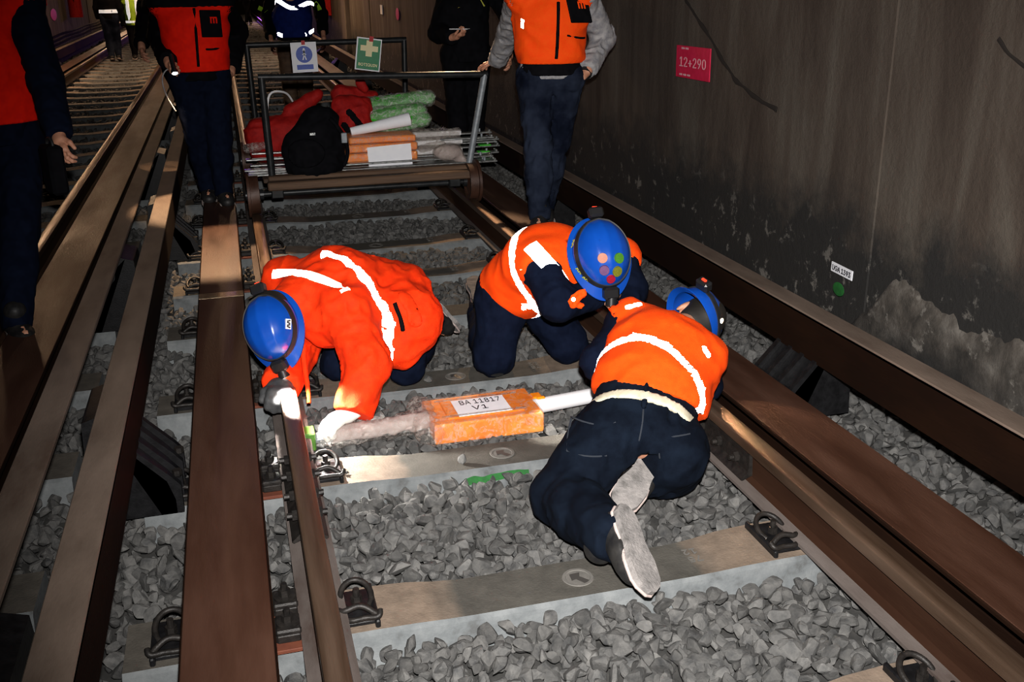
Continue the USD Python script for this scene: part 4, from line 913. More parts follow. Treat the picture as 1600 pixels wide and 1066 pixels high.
part('pouch', Field([cone(at(876, 480, 3.96), at(894, 472, 3.92), .012, .02), cone(at(894, 472, 3.92), at(910, 458, 3.92), .02, .016), cone(at(894, 474, 3.92), at(908, 478, 3.93), .014, .01)], .01, .005).folds(.008, (60, 60, 60), 3).mesh(), MATS['orange_cloth'], w2, smooth=True, world=True, label='orange hem bunched with reflective scraps')
part('reflective_tab', box(at(896, 468, 3.89) - .007, at(896, 468, 3.89) + .007, .003), MATS['tape'], w2, world=True)
part('reflective_tab', box(at(816, 416, 4.02) - .012, at(823, 424, 4.02) + .008, .004), MATS['tape'], w2, world=True)
part('knee_pad', Field([ell(J['knR'] + A([0, -.03, -.02]), (.07, .055, .065))], 0, .008).mesh(), MATS['boot'], w2, smooth=True, world=True)
part('knee_pad', Field([ell(J['knL'] + A([0.01, -.03, -.02]), (.08, .055, .06))], 0, .008).mesh(), MATS['boot'], w2, smooth=True, world=True)
part('red_tab', box(on(776, 574, z=.05) - .014, on(776, 574, z=.05) + .014, .006), MATS['red_tape'], w2, world=True)
helmet(w2, at(938, 398, 4.00), J['hup'], J['hfw'], True, stickers=[(-.42, .84, .019, 'sticker_violet'), (.22, .80, .02, 'sticker_olive'), (-.75, 1.14, .019, 'sticker_orange'), (.55, 1.14, .02, 'sticker_green'), (-.06, .58, .017, 'sticker_red')], mark=[(-1.95, .16, 1.0, 'sticker_yellow'), (-1.15, .10, .9, 'sticker_yellow'), (-.85, .12, .8, 'sticker_yellow')], s=1.03)

# ---- right man: seen from behind, orange vest, jeans and cream belt
J = dict(pel=at(1000, 668, 3.34), chest=at(1034, 556, 3.60), neck=at(1066, 506, 3.76), head=at(1082, 506, 3.86), shL=at(982, 504, 3.74), shR=at(1096, 558, 3.60),
         elL=at(936, 566, 3.62), wrL=at(968, 606, 3.86), elR=at(1100, 600, 3.78), wrR=at(1060, 606, 3.95), hpL=at(948, 690, 3.30), hpR=at(1048, 706, 3.34),
         knL=on(876, 774, z=.09), knR=on(1052, 728, z=.095), anL=on(960, 842, z=.14), anR=on(1006, 742, z=.10), toeL=on(990, 932, z=.045), toeR=on(962, 806, z=.04),
         hup=unit(RT * .78 + UP * .42 + FW * .36), hfw=unit(FW))
w3 = person('kneeling person seen from behind, cream belt, jeans and worn boots', J, hands=[hand_prims(J['wrL'], unit(at(990, 620, 3.95) - J['wrL']), -Z3, .4), hand_prims(J['wrR'], unit(at(1035, 600, 4.0) - J['wrR']), -Z3, .4)])
FT = trousers(w3, J, 'denim', .02, .011, 23, .012, wide=.012)
shoe(w3, J['anL'], J['toeL'], unit(A([-.42, .6, -.45]))); shoe(w3, J['anR'], J['toeR'], unit(A([-.25, .3, -.9])))
FS = shirt(w3, J, 'navy', .012, .012, 25, .008, 'shirt', hem=.2)
ax = unit(J['chest'] - J['pel'])
side = unit(at(1090, 640, 3.3) - at(925, 598, 3.3)); nb = unit(ax - side * (ax @ side))
bo = FT.hit(1003, 618); X, Y, Z = FT.P()
FB = Field([cone(J['pel'], J['pel'] * .45 + J['chest'] * .55, .142, .138, 1.30, unit(J['hpR'] - J['hpL']))], 0, .009)
bmesh = FB.band(bo, nb, .042, .006)
part('belt', bmesh, MATS['belt_cream'], w3, smooth=True, world=True, label='cream leather belt')
part('belt_loop', FB.patch([cone(FB.hit(1010, 602), FB.hit(1006, 634), .011)], .012), MATS['denim'], w3, smooth=True, world=True)
mat('stitch', (.012, .016, .024), rough=.9)
for q_ in ([(893, 652), (915, 660), (945, 664), (962, 660)], [(893, 652), (888, 675), (886, 705)], [(886, 705), (910, 712), (948, 712)], [(1032, 684), (1055, 682), (1078, 678)], [(1032, 684), (1030, 700), (1031, 716)], [(1005, 640), (1003, 665), (998, 690)]):
    part('pocket_seam', strip(FT, q_, .005, .003), MATS['stitch'], w3, world=True)
VT = torso_prims(J, .026) + [cone(J['pel'] * .5 + J['chest'] * .5, J['chest'], .165, .15, 1.22, side)]
V = Field(VT, .035, .011)
V.cut(cone(J['shL'] + (J['shL'] - J['shR']) * .14, J['elL'], .062, .075)); 
V.folds(.008, (12, 12, 12), 26)
ho, hn = plane3(at(918, 598, 3.4), at(1010, 592, 3.2), at(1106, 644, 3.35)); hn = hn if hn @ (J['pel'] - J['chest']) > 0 else -hn
V.plane(ho + ax * .0, hn); V.cut(cone(J['neck'] * .8 + J['head'] * .2, J['head'], .075, .08))
V2 = V
part('vest', V.mesh(), MATS['orange_cloth'], w3, smooth=True, world=True)
part('reflective_band', V.band(*band3(V, (944, 550), (1010, 530), (1088, 590)), .042), MATS['tape'], w3, smooth=True, world=True, label='white reflective band across the back')
part('reflective_tab', V.patch([cone(V.hit(982, 480), V.hit(998, 476), .016)], .006), MATS['tape'], w3, smooth=True, world=True)
part('reflective_tab', V.patch([cone(V.hit(1100, 545), V.hit(1106, 556), .014)], .006), MATS['tape'], w3, smooth=True, world=True)
part('ankle_mark', tf(cat_(box((-.02, -.003, 0), (.02, .003, .004)), box((.0, -.012, 0), (.006, .012, .004))), frame(unit(-FW)), J['anR'] - FW * .062 + UP * .012), MATS['tape'], w3, world=True, label='small pale mark above the boot')
helmet(w3, at(1082, 502, 3.86), J['hup'], unit(FW * .7 - UP * .75 + RT * .1), True)
# ------------------------------------------------------------------ the loaded rail trolley
ct = thing('rail_trolley', 'flat rail trolley with dark tube end frames and worn plank deck', 'trolley', (0.05, 7.75, .185))
def W(m_, n, mt, **k): return part(n, m_, MATS[mt], ct, world=True, **k)
FY, RY, DZ = 7.02, 8.62, .335
for i, (x, y) in enumerate([(-.75, 6.92), (.75, 6.92), (-.75, 8.35), (.75, 8.35)]):
    s = -1 if x < 0 else 1
    prof = [(.02, -.035), (.06, -.035), (.11, -.02), (.128, -.03), (.15, -.03), (.15, .028), (.172, .03), (.172, .048), (.13, .05), (.06, .035), (.02, .035)]
    wh = W(tf(lathe([(r - .022, z * s) for r, z in prof], 36), frame(A([1.0, 0, 0]) , (0, 0, 1)), (x, y, .185 + .128)), 'wheel', 'rust_top', smooth=35, label='rusty flanged wheel')
    part('hub', tf(trimesh.creation.cylinder(.035, .12, sections=16), frame(A([1.0, 0, 0]), (0, 0, 1)), (x, y, .313)), MATS['cart_steel'], wh, world=True)
for y in (6.92, 8.35): W(tube([(-.75, y, .313), (.75, y, .313)], .02, 10), 'axle', 'cart_steel', smooth=True)
for x in (-.60, .62): W(box((x - .04, 6.86, .29), (x + .04, 8.7, .36), .006), 'side_beam', 'cart_steel')
for k in range(2): W(box((-.66 + .01 * k, 6.84 + .105 * k, .345 + .025 * k), (.80 - .03 * k, 6.935 + .105 * k, .40 + .022 * k), .008), 'front_beam', 'wood', label='split wooden beam across the front')
for k in range(11):
    W(box((-.68, 7.05 + k * .15, .362), (.80, 7.05 + k * .15 + .138, .392), .005), 'plank', 'wood')
def frame_bar(name, pts, r, mt, lab=None): W(tube(pts, r, 12), name, mt, smooth=40, label=lab)
a0, a1 = A([-.618, FY, .33]), on(408, 121, y=FY); b0, b1 = A([.745, FY, .33]), on(757, 116, y=FY)
frame_bar('post', [a0, a1], .024, 'cart_steel'); frame_bar('post', [b0, b0 * .35 + b1 * .65, b1], .024, 'cart_grey', 'grey post with worn paint'); frame_bar('handle_rail', [a1 - A([.02, 0, 0]), b1 + A([.02, 0, 0])], .023, 'cart_steel')
c1, d1 = on(385, 71, y=RY), on(631, 62, y=RY); c0, d0 = A([c1[0] + .02, RY, .33]), A([d1[0] - .02, RY, .33])
frame_bar('post', [c0, c1], .024, 'cart_steel'); frame_bar('post', [d0, d1], .024, 'cart_steel'); frame_bar('handle_rail', [c1 - A([.02, 0, 0]), d1 + A([.02, 0, 0])], .023, 'cart_steel')

# signs hung from the rear frame
def hung(name, label, p0, p1, p2, p3, y, mt, th=.002):
    """a sheet through four pixels (clockwise from top left) at distance y; its thing stands at its lower edge"""
    Q = [on(*p, y=y) for p in (p0, p1, p2, p3)]; X = unit(Q[1] - Q[0]); N = A([0, -1.0, 0]); Yv = unit((Q[0] - Q[3]) - X * ((Q[0] - Q[3]) @ X)); N = np.cross(X, Yv)
    c = sum(Q) / 4; w = (np.linalg.norm(Q[1] - Q[0]) + np.linalg.norm(Q[2] - Q[3])) / 2; h = (np.linalg.norm(Q[0] - Q[3]) + np.linalg.norm(Q[1] - Q[2])) / 2
    M = np.stack([X, Yv, N], 1); o = thing(name, label, 'sign', c - Yv * h / 2)
    nx = 12; gx, gy = np.meshgrid(np.linspace(-w / 2, w / 2, nx), np.linspace(-h / 2, h / 2, nx), indexing='ij'); gz = (meshkit.fbm(np.stack([gx * 14, gy * 14, gx * 0 + p0[0]], -1), 3, 2) - .5) * .010
    v = np.stack([gx, gy, gz], -1).reshape(-1, 3); v = np.vstack([v, v - [0, 0, th]]); ii = np.arange(nx * nx).reshape(nx, nx)
    f = np.stack([ii[:-1, :-1], ii[1:, :-1], ii[1:, 1:], ii[:-1, 1:]], -1).reshape(-1, 4); f = np.vstack([f, f[:, ::-1] + nx * nx])
    part('sheet', tf((v, f), M, c), MATS[mt], o, world=True, smooth=True)
    return o, M, c, w, h
o, M, c, w, h = hung('safety_sign', 'white sheet with a round blue walking-figure sign hung on the trolley', (453, 67), (493, 65), (498, 112), (458, 114), RY - .03, 'paper')
def deco(o, name, m_, mt, up_=.008): part(name, tf(m_, M, c + M[:, 2] * up_), MATS[mt], o, world=True)
deco(o, 'blue_disc', tf(trimesh.creation.cylinder(w * .32, .002, sections=32), None, (0, h * .1, 0)), 'blue_print')
deco(o, 'walking_figure', cat_(*[tf(q, None, (0, h * .1, 0)) for q in (tf(trimesh.creation.cylinder(w * .04, .002, sections=12), None, (0, w * .2, 0)), tf(box((-w * .035, -w * .02, -.001), (w * .035, w * .15, .001)), None), tf(box((-w * .022, -w * .22, -.001), (w * .022, 0, .001)), rot([0, 0, 1], 18), (.0, 0, 0)), tf(box((-w * .022, -w * .22, -.001), (w * .022, 0, .001)), rot([0, 0, 1], -18)), tf(box((-w * .015, -w * .13, -.001), (w * .015, .02, .001)), rot([0, 0, 1], 32), (.0, w * .09, 0)), tf(box((-w * .015, -w * .13, -.001), (w * .015, .02, .001)), rot([0, 0, 1], -32), (0, w * .09, 0)))]), 'paper', .011)
deco(o, 'caption_panel', box((-w * .32, -h * .40, -.001), (w * .32, -h * .24, .001)), 'blue_print')
deco(o, 'tape', box((-w * .07, h * .42, -.002), (w * .07, h * .56, .003)), 'red_tape')
o, M, c, w, h = hung('first_aid_sign', 'green first aid sign with pale cross hung on the trolley', (557, 57), (597, 62), (593, 112), (555, 109), RY - .035, 'paper')
deco(o, 'green_panel', box((-w * .45, -h * .46, -.001), (w * .45, h * .46, .001), .0), 'green_print')
deco(o, 'cross', cat_(box((-w * .34, h * .10, -.001), (w * .36, h * .27, .001)), box((-w * .12, -h * .06, -.001), (w * .13, h * .43, .0012))), 'cream_print', .011)
tx = meshkit.text_mesh('BOTIQUIN', h * .085, .002, True); tx.apply_translation([-tx.bounds[:, 0].mean(), -h * .36, 0]); tx.vertices[:, 0] *= min(1, w * .82 / (tx.bounds[1, 0] - tx.bounds[0, 0]))
deco(o, 'lettering', tx, 'cream_print', .010)
deco(o, 'tape', box((-w * .02, h * .40, -.002), (w * .14, h * .56, .003)), 'red_tape', .012)

# the load
def blob(name, label, cat, prims, mt, k=.04, h=.012, amp=.012, fr=(14, 14, 14), seed=1, parts_=(), group=None):
    F = Field(prims, k, h).folds(amp, fr, seed); m_ = F.mesh(); b = m_.bounds
    o = thing(name, label, cat, ((b[0, 0] + b[1, 0]) / 2, (b[0, 1] + b[1, 1]) / 2, b[0, 2]), group=group)
    part('body', m_, MATS[mt], o, world=True, smooth=True); return o, F
bg, F = blob('backpack', 'large black backpack standing at the front left of the trolley', 'bag', [ell((-.32, 7.08, .57), (.215, .12, .19)), ell((-.33, 7.04, .45), (.18, .10, .08)), ell((-.26, 7.12, .76), (.13, .10, .10))], 'black_cloth', .08, seed=4)
part('front_pocket', F.patch([ell(F.hit(478, 240), (.13, .1, .10))], .015), MATS['black_cloth'], bg, world=True, smooth=True)
part('strap', tube(smooth_path([(-.20, 7.02, .78), (-.14, 6.98, .70), (-.10, 7.0, .58), (-.13, 7.02, .46)], 16), .014, 8), MATS['black_cloth'], bg, world=True, smooth=True); part('buckle', box((-.14, 6.96, .62), (-.10, 6.985, .69), .004), MATS['cart_grey'], bg, world=True)
part('zip_pull', box((-.35, 6.975, .68), (-.31, 6.99, .70), .002), MATS['steel_bar'], bg, world=True)
rb, F = blob('red_bag', 'red bag with black straps beside the green bundles on the trolley', 'bag', [ell((.03, 7.62, .68), (.15, .14, .17)), cone((-.06, 7.6, .80), (.1, 7.62, .78), .07)], 'red_bag', .05, .012, .016, (13, 13, 13), 6)
for a_, b_ in ((F.hit(546, 176), F.hit(566, 200)), (F.hit(538, 196), F.hit(556, 216))): part('strap', F.patch([cone(a_, b_, .028)], .008), MATS['black_cloth'], rb, world=True, smooth=True)
rb2, F = blob('red_bag', 'red crate cover behind the black backpack on the trolley', 'bag', [cone((-.66, 7.66, .62), (-.28, 7.7, .64), .11, .11), cone((-.64, 7.66, .52), (-.32, 7.7, .52), .11), cone((-.42, 7.72, .76), (-.22, 7.76, .86), .05)], 'red_bag', .04, .012, .014, (12, 12, 12), 8)
rb3, F = blob('red_bag', 'bright red bundle peeping over the top bar of the trolley', 'bag', [cone((-.02, 7.95, .84), (.22, 8.0, .80), .075, .06), cone((.13, 7.9, .93), (.16, 7.9, .88), .035)], 'red_bag', .03, .012, .012, (15, 15, 15), 9)
wc = smooth_path([on(421, 258, y=7.12), on(420, 215, y=7.12), on(418, 165, y=7.12), on(422, 147, y=7.14), on(438, 143, y=7.2), on(450, 148, y=7.28), on(457, 158, y=7.34)], 30)
solo('white_cable', 'bent white cable beside the left front post of the trolley', 'cable', tube(wc, .008, 8), MATS['white_plastic'], smooth=True)
# green rolls in clear film
def roll(name, label, p0, p1, r, seed, flat=.75):
    a_, b_ = A(p0), A(p1); d = unit(b_ - a_); prim = [cone(a_, b_, r, r * .9, 1.45, np.cross(d, Z3))]
    o, F = blob(name, label, 'bundle', prim, 'hi_green', .02, .012, .018, (9, 22, 22), seed)
    G = Field(grow(prim, .010), .02, .012).folds(.016, (18, 24, 24), seed + 3)
    part('film', G.mesh(), MATS['shiny_film'], o, world=True, smooth=25, label='crumpled clear plastic wrapping')
    return o
roll('green_bundle', 'upper green bundle in crumpled clear plastic on the trolley', on(560, 168, y=7.75), on(668, 153, y=7.75), .055, 21)
roll('green_bundle', 'middle green bundle in clear plastic below the upper one', on(560, 184, y=7.62), on(655, 172, y=7.62), .05, 31)
roll('green_bundle', 'lowest green bundle in clear plastic beside the grey roll', on(600, 200, y=7.58), on(662, 186, y=7.58), .05, 41)
a_, b_ = on(548, 206, y=7.40), on(640, 186, y=7.40)
pr_ = thing('paper_roll', 'grey rolled sheet lying across the trolley load', 'roll', (a_ + b_) / 2 - Z3 * .045)
part('sheet', tube([a_, b_], [.03, .048], 20), MATS['paper'], pr_, world=True, smooth=40)
part('core', tube([b_ - unit(b_ - a_) * .01, b_ + unit(b_ - a_) * .006], .038, 16), MATS['wood'], pr_, world=True, smooth=40)
# orange boxes in film, their wrapped arms
def crate(name, label, x0, x1, y0, y1, z0, z1, arm=True):
    o = thing(name, label, 'wrapped box', ((x0 + x1) / 2, (y0 + y1) / 2, z0)); G = lambda n, m_, mt, **k: part(n, m_, MATS[mt], o, world=True, **k)
    G('body', box((x0, y0, z0), (x1, y1, z1), .008), 'orange_paint')
    F = Field([cone((x0 - .02, (y0 + y1) / 2, (z0 + z1) / 2), (x1 + .02, (y0 + y1) / 2, (z0 + z1) / 2), (z1 - z0) / 2 + .012, None, (y1 - y0) / (z1 - z0), (0, 1, 0))], .02, .012).folds(.008, (10, 25, 25), int(z0 * 100))
    G('film', box((x0 - .006, y0 - .006, z0 - .002), (x1 + .006, y1 + .006, z1 + .006), .012), 'film', label='clear plastic wrapping')
    if arm:
        G('arm', box((x1, (y0 + y1) / 2 - .03, z0 + .01), (x1 + .36, (y0 + y1) / 2 + .03, z0 + .045), .006), 'white_plastic')
        q = Field([cone((x1 + .02, (y0 + y1) / 2, z0 + .03), (x1 + .33, (y0 + y1) / 2, z0 + .03), .04, .034)], .01, .011).folds(.012, (20, 24, 24), 5).mesh(); G('arm_film', q, 'film', smooth=25)
    return o
yb = 7.25
def xz(px, py): return on(px, py, y=yb)
p = xz(545, 214), xz(650, 224); crate('wrapped_box', 'topmost orange box in clear plastic on the trolley', p[0][0], p[1][0], yb, yb + .24, .565, .61)
p = xz(542, 232), xz(652, 240); crate('wrapped_box', 'orange box in clear plastic in the middle of the stack', p[0][0], p[1][0], yb - .02, yb + .24, .505, .56)
p = xz(540, 246), xz(652, 258); crate('wrapped_box', 'lowest orange box in clear plastic, behind the white sheet', p[0][0] - .01, p[1][0], yb - .03, yb + .24, .44, .498)
# flat steel bars lying across the trolley
bars = []
for k, (pl, pr2, z, y) in enumerate([(384, 776, .405, 7.12), (388, 772, .405, 7.2), (382, 770, .435, 7.16), (392, 778, .43, 7.36), (386, 781, .462, 7.44), (396, 775, .49, 7.5), (700, 779, .52, 7.4), (690, 771, .545, 7.34), (700, 768, .57, 7.42)]):
    x0, x1 = on(pl, 270, y=y)[0], on(pr2, 236, y=y)[0]
    o = thing('steel_bar', 'flat grey steel bar laid across the trolley, %s from the deck' % ORD[k], 'steel bar', ((x0 + x1) / 2, y, z), rz=[.4, -.8, .9, -.5, 1.2, -1.4, .8, -1.8, 2.2][k])
    L = (x1 - x0) / 2; part('bar', box((-L, -.028, 0), (L, .028, .014), .003), MATS['steel_bar'], o)
    part('end_stop', box((L - .03, -.03, .012), (L - .012, .03, .03), .003), MATS['steel_bar'], o); part('bolt', tf(trimesh.creation.cylinder(.009, .03, sections=8), None, (L - .09, 0, .022)), MATS['cart_grey'], o)
    if k in (3, 4): part('green_tag', box((L - .16, -.031, .010), (L - .07, .031, .020), .003), MATS['hi_green'], o, label='green painted end')
pl_, F = blob('plastic_bag', 'round bundle in clear plastic at the right end of the trolley', 'bundle', [ell(on(700, 238, y=7.16), (.10, .07, .055)), cone(on(716, 245, y=7.16), on(728, 256, y=7.12), .035, .02)], 'sole_edge', .03, .01, .01, (20, 20, 20), 12)
part('film', Field([ell(on(700, 238, y=7.16), (.112, .08, .066)), cone(on(716, 245, y=7.16), on(730, 258, y=7.12), .042, .024)], .03, .01).folds(.012, (24, 24, 24), 14).mesh(), MATS['film'], pl_, world=True, smooth=25)
pw, F = blob('plastic_bag', 'crumpled pale plastic wrap over the ends of the bars', 'bundle', [cone(on(655, 214, y=7.36), on(712, 210, y=7.36), .035, .03), cone(on(660, 232, y=7.3), on(690, 226, y=7.3), .026)], 'film', .03, .01, .014, (26, 26, 26), 15)
fw_, F = blob('plastic_bag', 'silvery plastic wrap on the bar ends at the left of the trolley', 'bundle', [cone(on(386, 232, y=7.36), on(412, 228, y=7.34), .03, .028)], 'film', .03, .01, .012, (28, 28, 28), 16)
o, M, c, w, h = hung('paper_sheet', 'blank white sheet hung on the front of the trolley load', (572, 231), (640, 224), (648, 272), (580, 278), 7.16, 'paper'); tag(o, cat='paper')
part('bottle', box((0, 0, 0), (.0, .0, .0)), MATS['paper']) if False else None
bt = thing('water_bottle', 'small clear bottle lying at the front edge of the deck', 'bottle', on(560, 283, y=6.98))
part('body', tf(lathe([(0, 0), (.026, 0), (.03, .02), (.03, .12), (.012, .15), (.012, .165), (0, .165)], 16), frame(A([1.0, .1, 0])), on(552, 280, y=6.98)), MATS['film'], bt, world=True, smooth=40)
part('cap', tf(lathe([(0, .158), (.015, .158), (.015, .178), (0, .178)], 14), frame(A([1.0, .1, 0])), on(552, 280, y=6.98)), MATS['white_plastic'], bt, world=True, smooth=40)

# ------------------------------------------------------------------ the orange box on the ballast with its two arms to the rails
bx = thing('track_unit', 'orange box wrapped in clear film on the ballast, handwritten label, arms to both rails', 'track device', (0, 3.59, -.03))
def B(n, m_, mt, **k): return part(n, m_, MATS[mt], bx, world=True, **k)
P0, P1, P2, P3 = A([-.222, 3.465, 0]), A([.215, 3.462, 0]), A([.215, 3.722, 0]), A([-.225, 3.712, 0])
bt_ = trimesh.convex.convex_hull(np.vstack([[p + A([0, 0, z]) for p in (P0, P1, P2, P3)] for z in (-.015, .05)] + [[p * .985 + A([0, 3.59 * .015, z]) for p in (P0, P1, P2, P3)] for z in (-.024, .058)]))
B('body', bt_, 'orange_paint', label='orange painted case')
lid = box((-.16, 3.50, .056), (.15, 3.69, .064), .003); B('lid', lid, 'orange_paint')
v = bt_.vertices; ctr = A([0, 3.59, .02]); B('film', trimesh.Trimesh(ctr + (v - ctr) * A([1.012, 1.02, 1.16]), bt_.faces), 'film', label='clear plastic wrapping')
F = Field([cone((-.235, 3.49, .02), (-.235, 3.70, .025), .052, .05)], .02, .009).folds(.02, (26, 26, 26), 7); B('bunched_film', F.mesh(), 'film', smooth=25, label='bunched clear plastic')
q = [on(707, 627, z=.071), on(787, 617, z=.071), on(796, 641, z=.071), on(716, 651, z=.071)]
X = unit(q[1] - q[0]); Yv = unit(np.cross(Z3, X)); w = np.linalg.norm(q[1] - q[0]); h = np.linalg.norm(q[0] - q[3]); c = sum(q) / 4; M = np.stack([X, Yv, Z3], 1)
sh_ = B('paper_label', tf(box((-w / 2, -h / 2, -.0015), (w / 2, h / 2, .001)), M, c), 'paper', label='white label with handwriting')
t1 = meshkit.text_mesh('BA 11817', h * .27, .0012, False); t1.apply_translation([-t1.bounds[:, 0].mean() + w * .04, h * .16, 0]); t1.vertices[:, 0] *= min(1, w * .78 / np.ptp(t1.vertices[:, 0]))
t2 = meshkit.text_mesh('V1', h * .24, .0012, False); t2.apply_translation([-t2.bounds[:, 0].mean() - w * .04, -h * .22, 0])
part('handwriting', tf(cat_(t1, t2), M, c + Z3 * .0008), MATS['ink'], sh_, world=True)
for yy in (3.655, 3.50): B('tape', box((-.185, yy - .006, .0725), (.155, yy + .006, .0745)), 'film')
B('arm', box((-.70, 3.555, .0), (-.22, 3.605, .012), .003), 'steel_bar'); B('arm', box((-.70, 3.548, .012), (-.5, 3.612, .024), .003), 'cart_grey')
F = Field([cone((-.58, 3.575, .022), (-.24, 3.585, .028), .030, .034)], .02, .009).folds(.012, (22, 30, 30), 9); B('arm_wrap', F.mesh(), 'sole_edge', smooth=30, label='pinkish wrapped insulating sleeve'); B('arm_film', Field([cone((-.60, 3.57, .022), (-.23, 3.585, .028), .042, .042), cone((-.60, 3.565, .03), (-.57, 3.56, .03), .045)], .02, .009).folds(.018, (24, 30, 30), 10).mesh(), 'film', smooth=25)
B('arm_clamp', cat_(box((-.712, 3.54, -.02), (-.668, 3.62, .052), .004)), 'clamp_green', label='green clamp on the rail foot')
B('arm', tube([(.21, 3.585, .03), (.45, 3.60, .04), (.68, 3.62, .03)], .032, 14), 'white_plastic', smooth=True, label='white wrapped sleeve'); B('connector', cat_(box((.21, 3.60, .02), (.26, 3.66, .062), .008), box((.225, 3.58, .03), (.262, 3.60, .07), .006)), 'orange_paint')
pg = thing('green_paint_mark', 'smear of green paint on the side of the sleeper before the orange box', 'paint mark', (-.05, 3.19, -.06))
yy = lambda z: 3.305 - .105 - .006 + (z + .026) * .05 / .19 - .0012
# ------------------------------------------------------------------ the people standing and walking around the trolley
def joints(pel, f, anL, anR, chest=.33, **k):
    """an upright figure: pelvis place, facing f; ankles given; other joints can be given by name"""
    f = unit(A([f[0], f[1], 0])); r = A([f[1], -f[0], 0]); pel = A(pel, float); ch = pel + Z3 * chest + f * .01
    J = dict(pel=pel, chest=ch, neck=ch + Z3 * .22, head=ch + Z3 * .36 + f * .03, shL=ch + Z3 * .15 - r * .185, shR=ch + Z3 * .15 + r * .185, hpL=pel - r * .095 - Z3 * .02, hpR=pel + r * .095 - Z3 * .02, anL=A(anL, float), anR=A(anR, float), hup=Z3, hfw=f)
    for s in 'LR':
        sg_ = 1 if s == 'R' else -1
        J['kn' + s] = (J['hp' + s] + J['an' + s]) / 2 + f * .035; J['toe' + s] = J['an' + s] + f * .17 + r * sg_ * .02 - Z3 * .045
        J['el' + s] = J['sh' + s] - Z3 * .28 + r * sg_ * .06; J['wr' + s] = J['el' + s] - Z3 * .24 + f * .08
    J.update({q: A(w, float) for q, w in k.items()}); J['f'] = f; J['r'] = r; return J
def dress(label, J, top, legs, h=.014, hands=(), vest=None, vest_hem=.12, helm=True, shoes='boot', long=.35, seed=1, amp=.010, group=None, cuff=0.0, belly=.0, power=True):
    o = person(label, J, h=h, hands=hands, group=group)
    trousers(o, J, legs, .016, h, seed, amp, wide=.008)
    for s in 'LR': shoe(o, J['an' + s], J['toe' + s], Z3)
    ex = [cone(J['pel'] + Z3 * (.05 - long * .2), J['pel'] + Z3 * .1, .13, .125, 1.3, J['r'])]
    F = shirt(o, J, top, .020, h, seed + 1, amp, 'jacket', ex, cuff, hem=long, arm_g=.010)
    V = None
    if vest:
        VT = torso_prims(J, .034) + [cone(J['pel'] + Z3 * .02, J['chest'], .158, .16, 1.28, J['r'])]
        V = Field(VT, .035, h); V.folds(amp * .8, (10, 10, 9), seed + 2); V.plane(J['pel'] + Z3 * vest_hem, -Z3); V.cut(cone(J['neck'] * .8 + J['head'] * .2, J['head'], .08, .08))
        for s in 'LR': V.cut(cone(J['sh' + s] + (J['sh' + s] - J['chest']) * .12 - Z3 * .02, J['sh' + s] * .5 + J['el' + s] * .5, .075, .085))
        part('vest', V.mesh(), MATS[vest], o, smooth=True, world=True)
    if helm: helmet(o, J['head'] + Z3 * .06, unit(Z3 + J['f'] * .1), J['f'], True, power=power)
    return o, F, V
def hang(J, s, target, palm, curl=.4, th=1, sc=1.0):
    return hand_prims(J['wr' + s], unit(A(target) - J['wr' + s]), palm, curl, .12, th, sc)

# right man in orange vest, one hand on the trolley, one in his pocket
J = joints((1.10, 6.16, 1.10), (-.22, -.97), (1.08, 6.24, .25), (.97, 5.98, .25), elL=at(942, 58, 6.40), wrL=at(916, 112, 6.22), elR=at(797, 48, 6.62), wrR=at(776, 96, 6.98))
hs = [hang(J, 'R', at(730, 108, 7.12), -Z3, .25, -1), hang(J, 'L', at(892, 132, 6.34), J['r'], .5)]
o, F, V = dress('standing person in orange vest and jeans with a hand on the trolley', J, 'grey_shirt', 'jeans', .012, hs, 'orange_cloth', .07, seed=41, amp=.018, long=.1)
part('zip', strip(V, [(872, 4), (872, 30), (871, 60), (869, 92)], .018, .014), MATS['black_cloth'], o, world=True, smooth=True)
c = V.hit(905, 14); X = unit(V.hit(918, 14) - V.hit(892, 14)); N = unit(np.cross(X, V.hit(905, 4) - V.hit(905, 24))); N = N if N @ (CAM - c) > 0 else -N; metro_patch(o, c, X, np.cross(N, X), N, .155, o, hgt=.165)
part('pocket_slit', strip(V, [(886, 55), (898, 58), (914, 59)], .012, .003), MATS['black_cloth'], o, world=True, smooth=True)
part('reflective_tab', strip(V, [(817, 30), (816, 44)], .03, .004), MATS['tape'], o, world=True, smooth=True)
part('shirt_hem', Field([cone((1.10, 6.15, 1.06), (1.10, 6.15, 1.24), .150, .148, 1.28, J['r'])], 0, .012).plane((1.1, 6, 1.10), -Z3).plane((1.1, 6, 1.26), Z3).mesh(), MATS['black_cloth'], o, world=True, smooth=True)
part('wrist_watch', tf(lathe([(.034, -.012), (.041, -.012), (.041, .012), (.034, .012), (.034, -.012)], 18), frame(J['wrL'] - J['elL']), J['wrL'] + unit(J['wrL'] - J['elL']) * .012), MATS['lamp_body'], o, world=True, smooth=40)

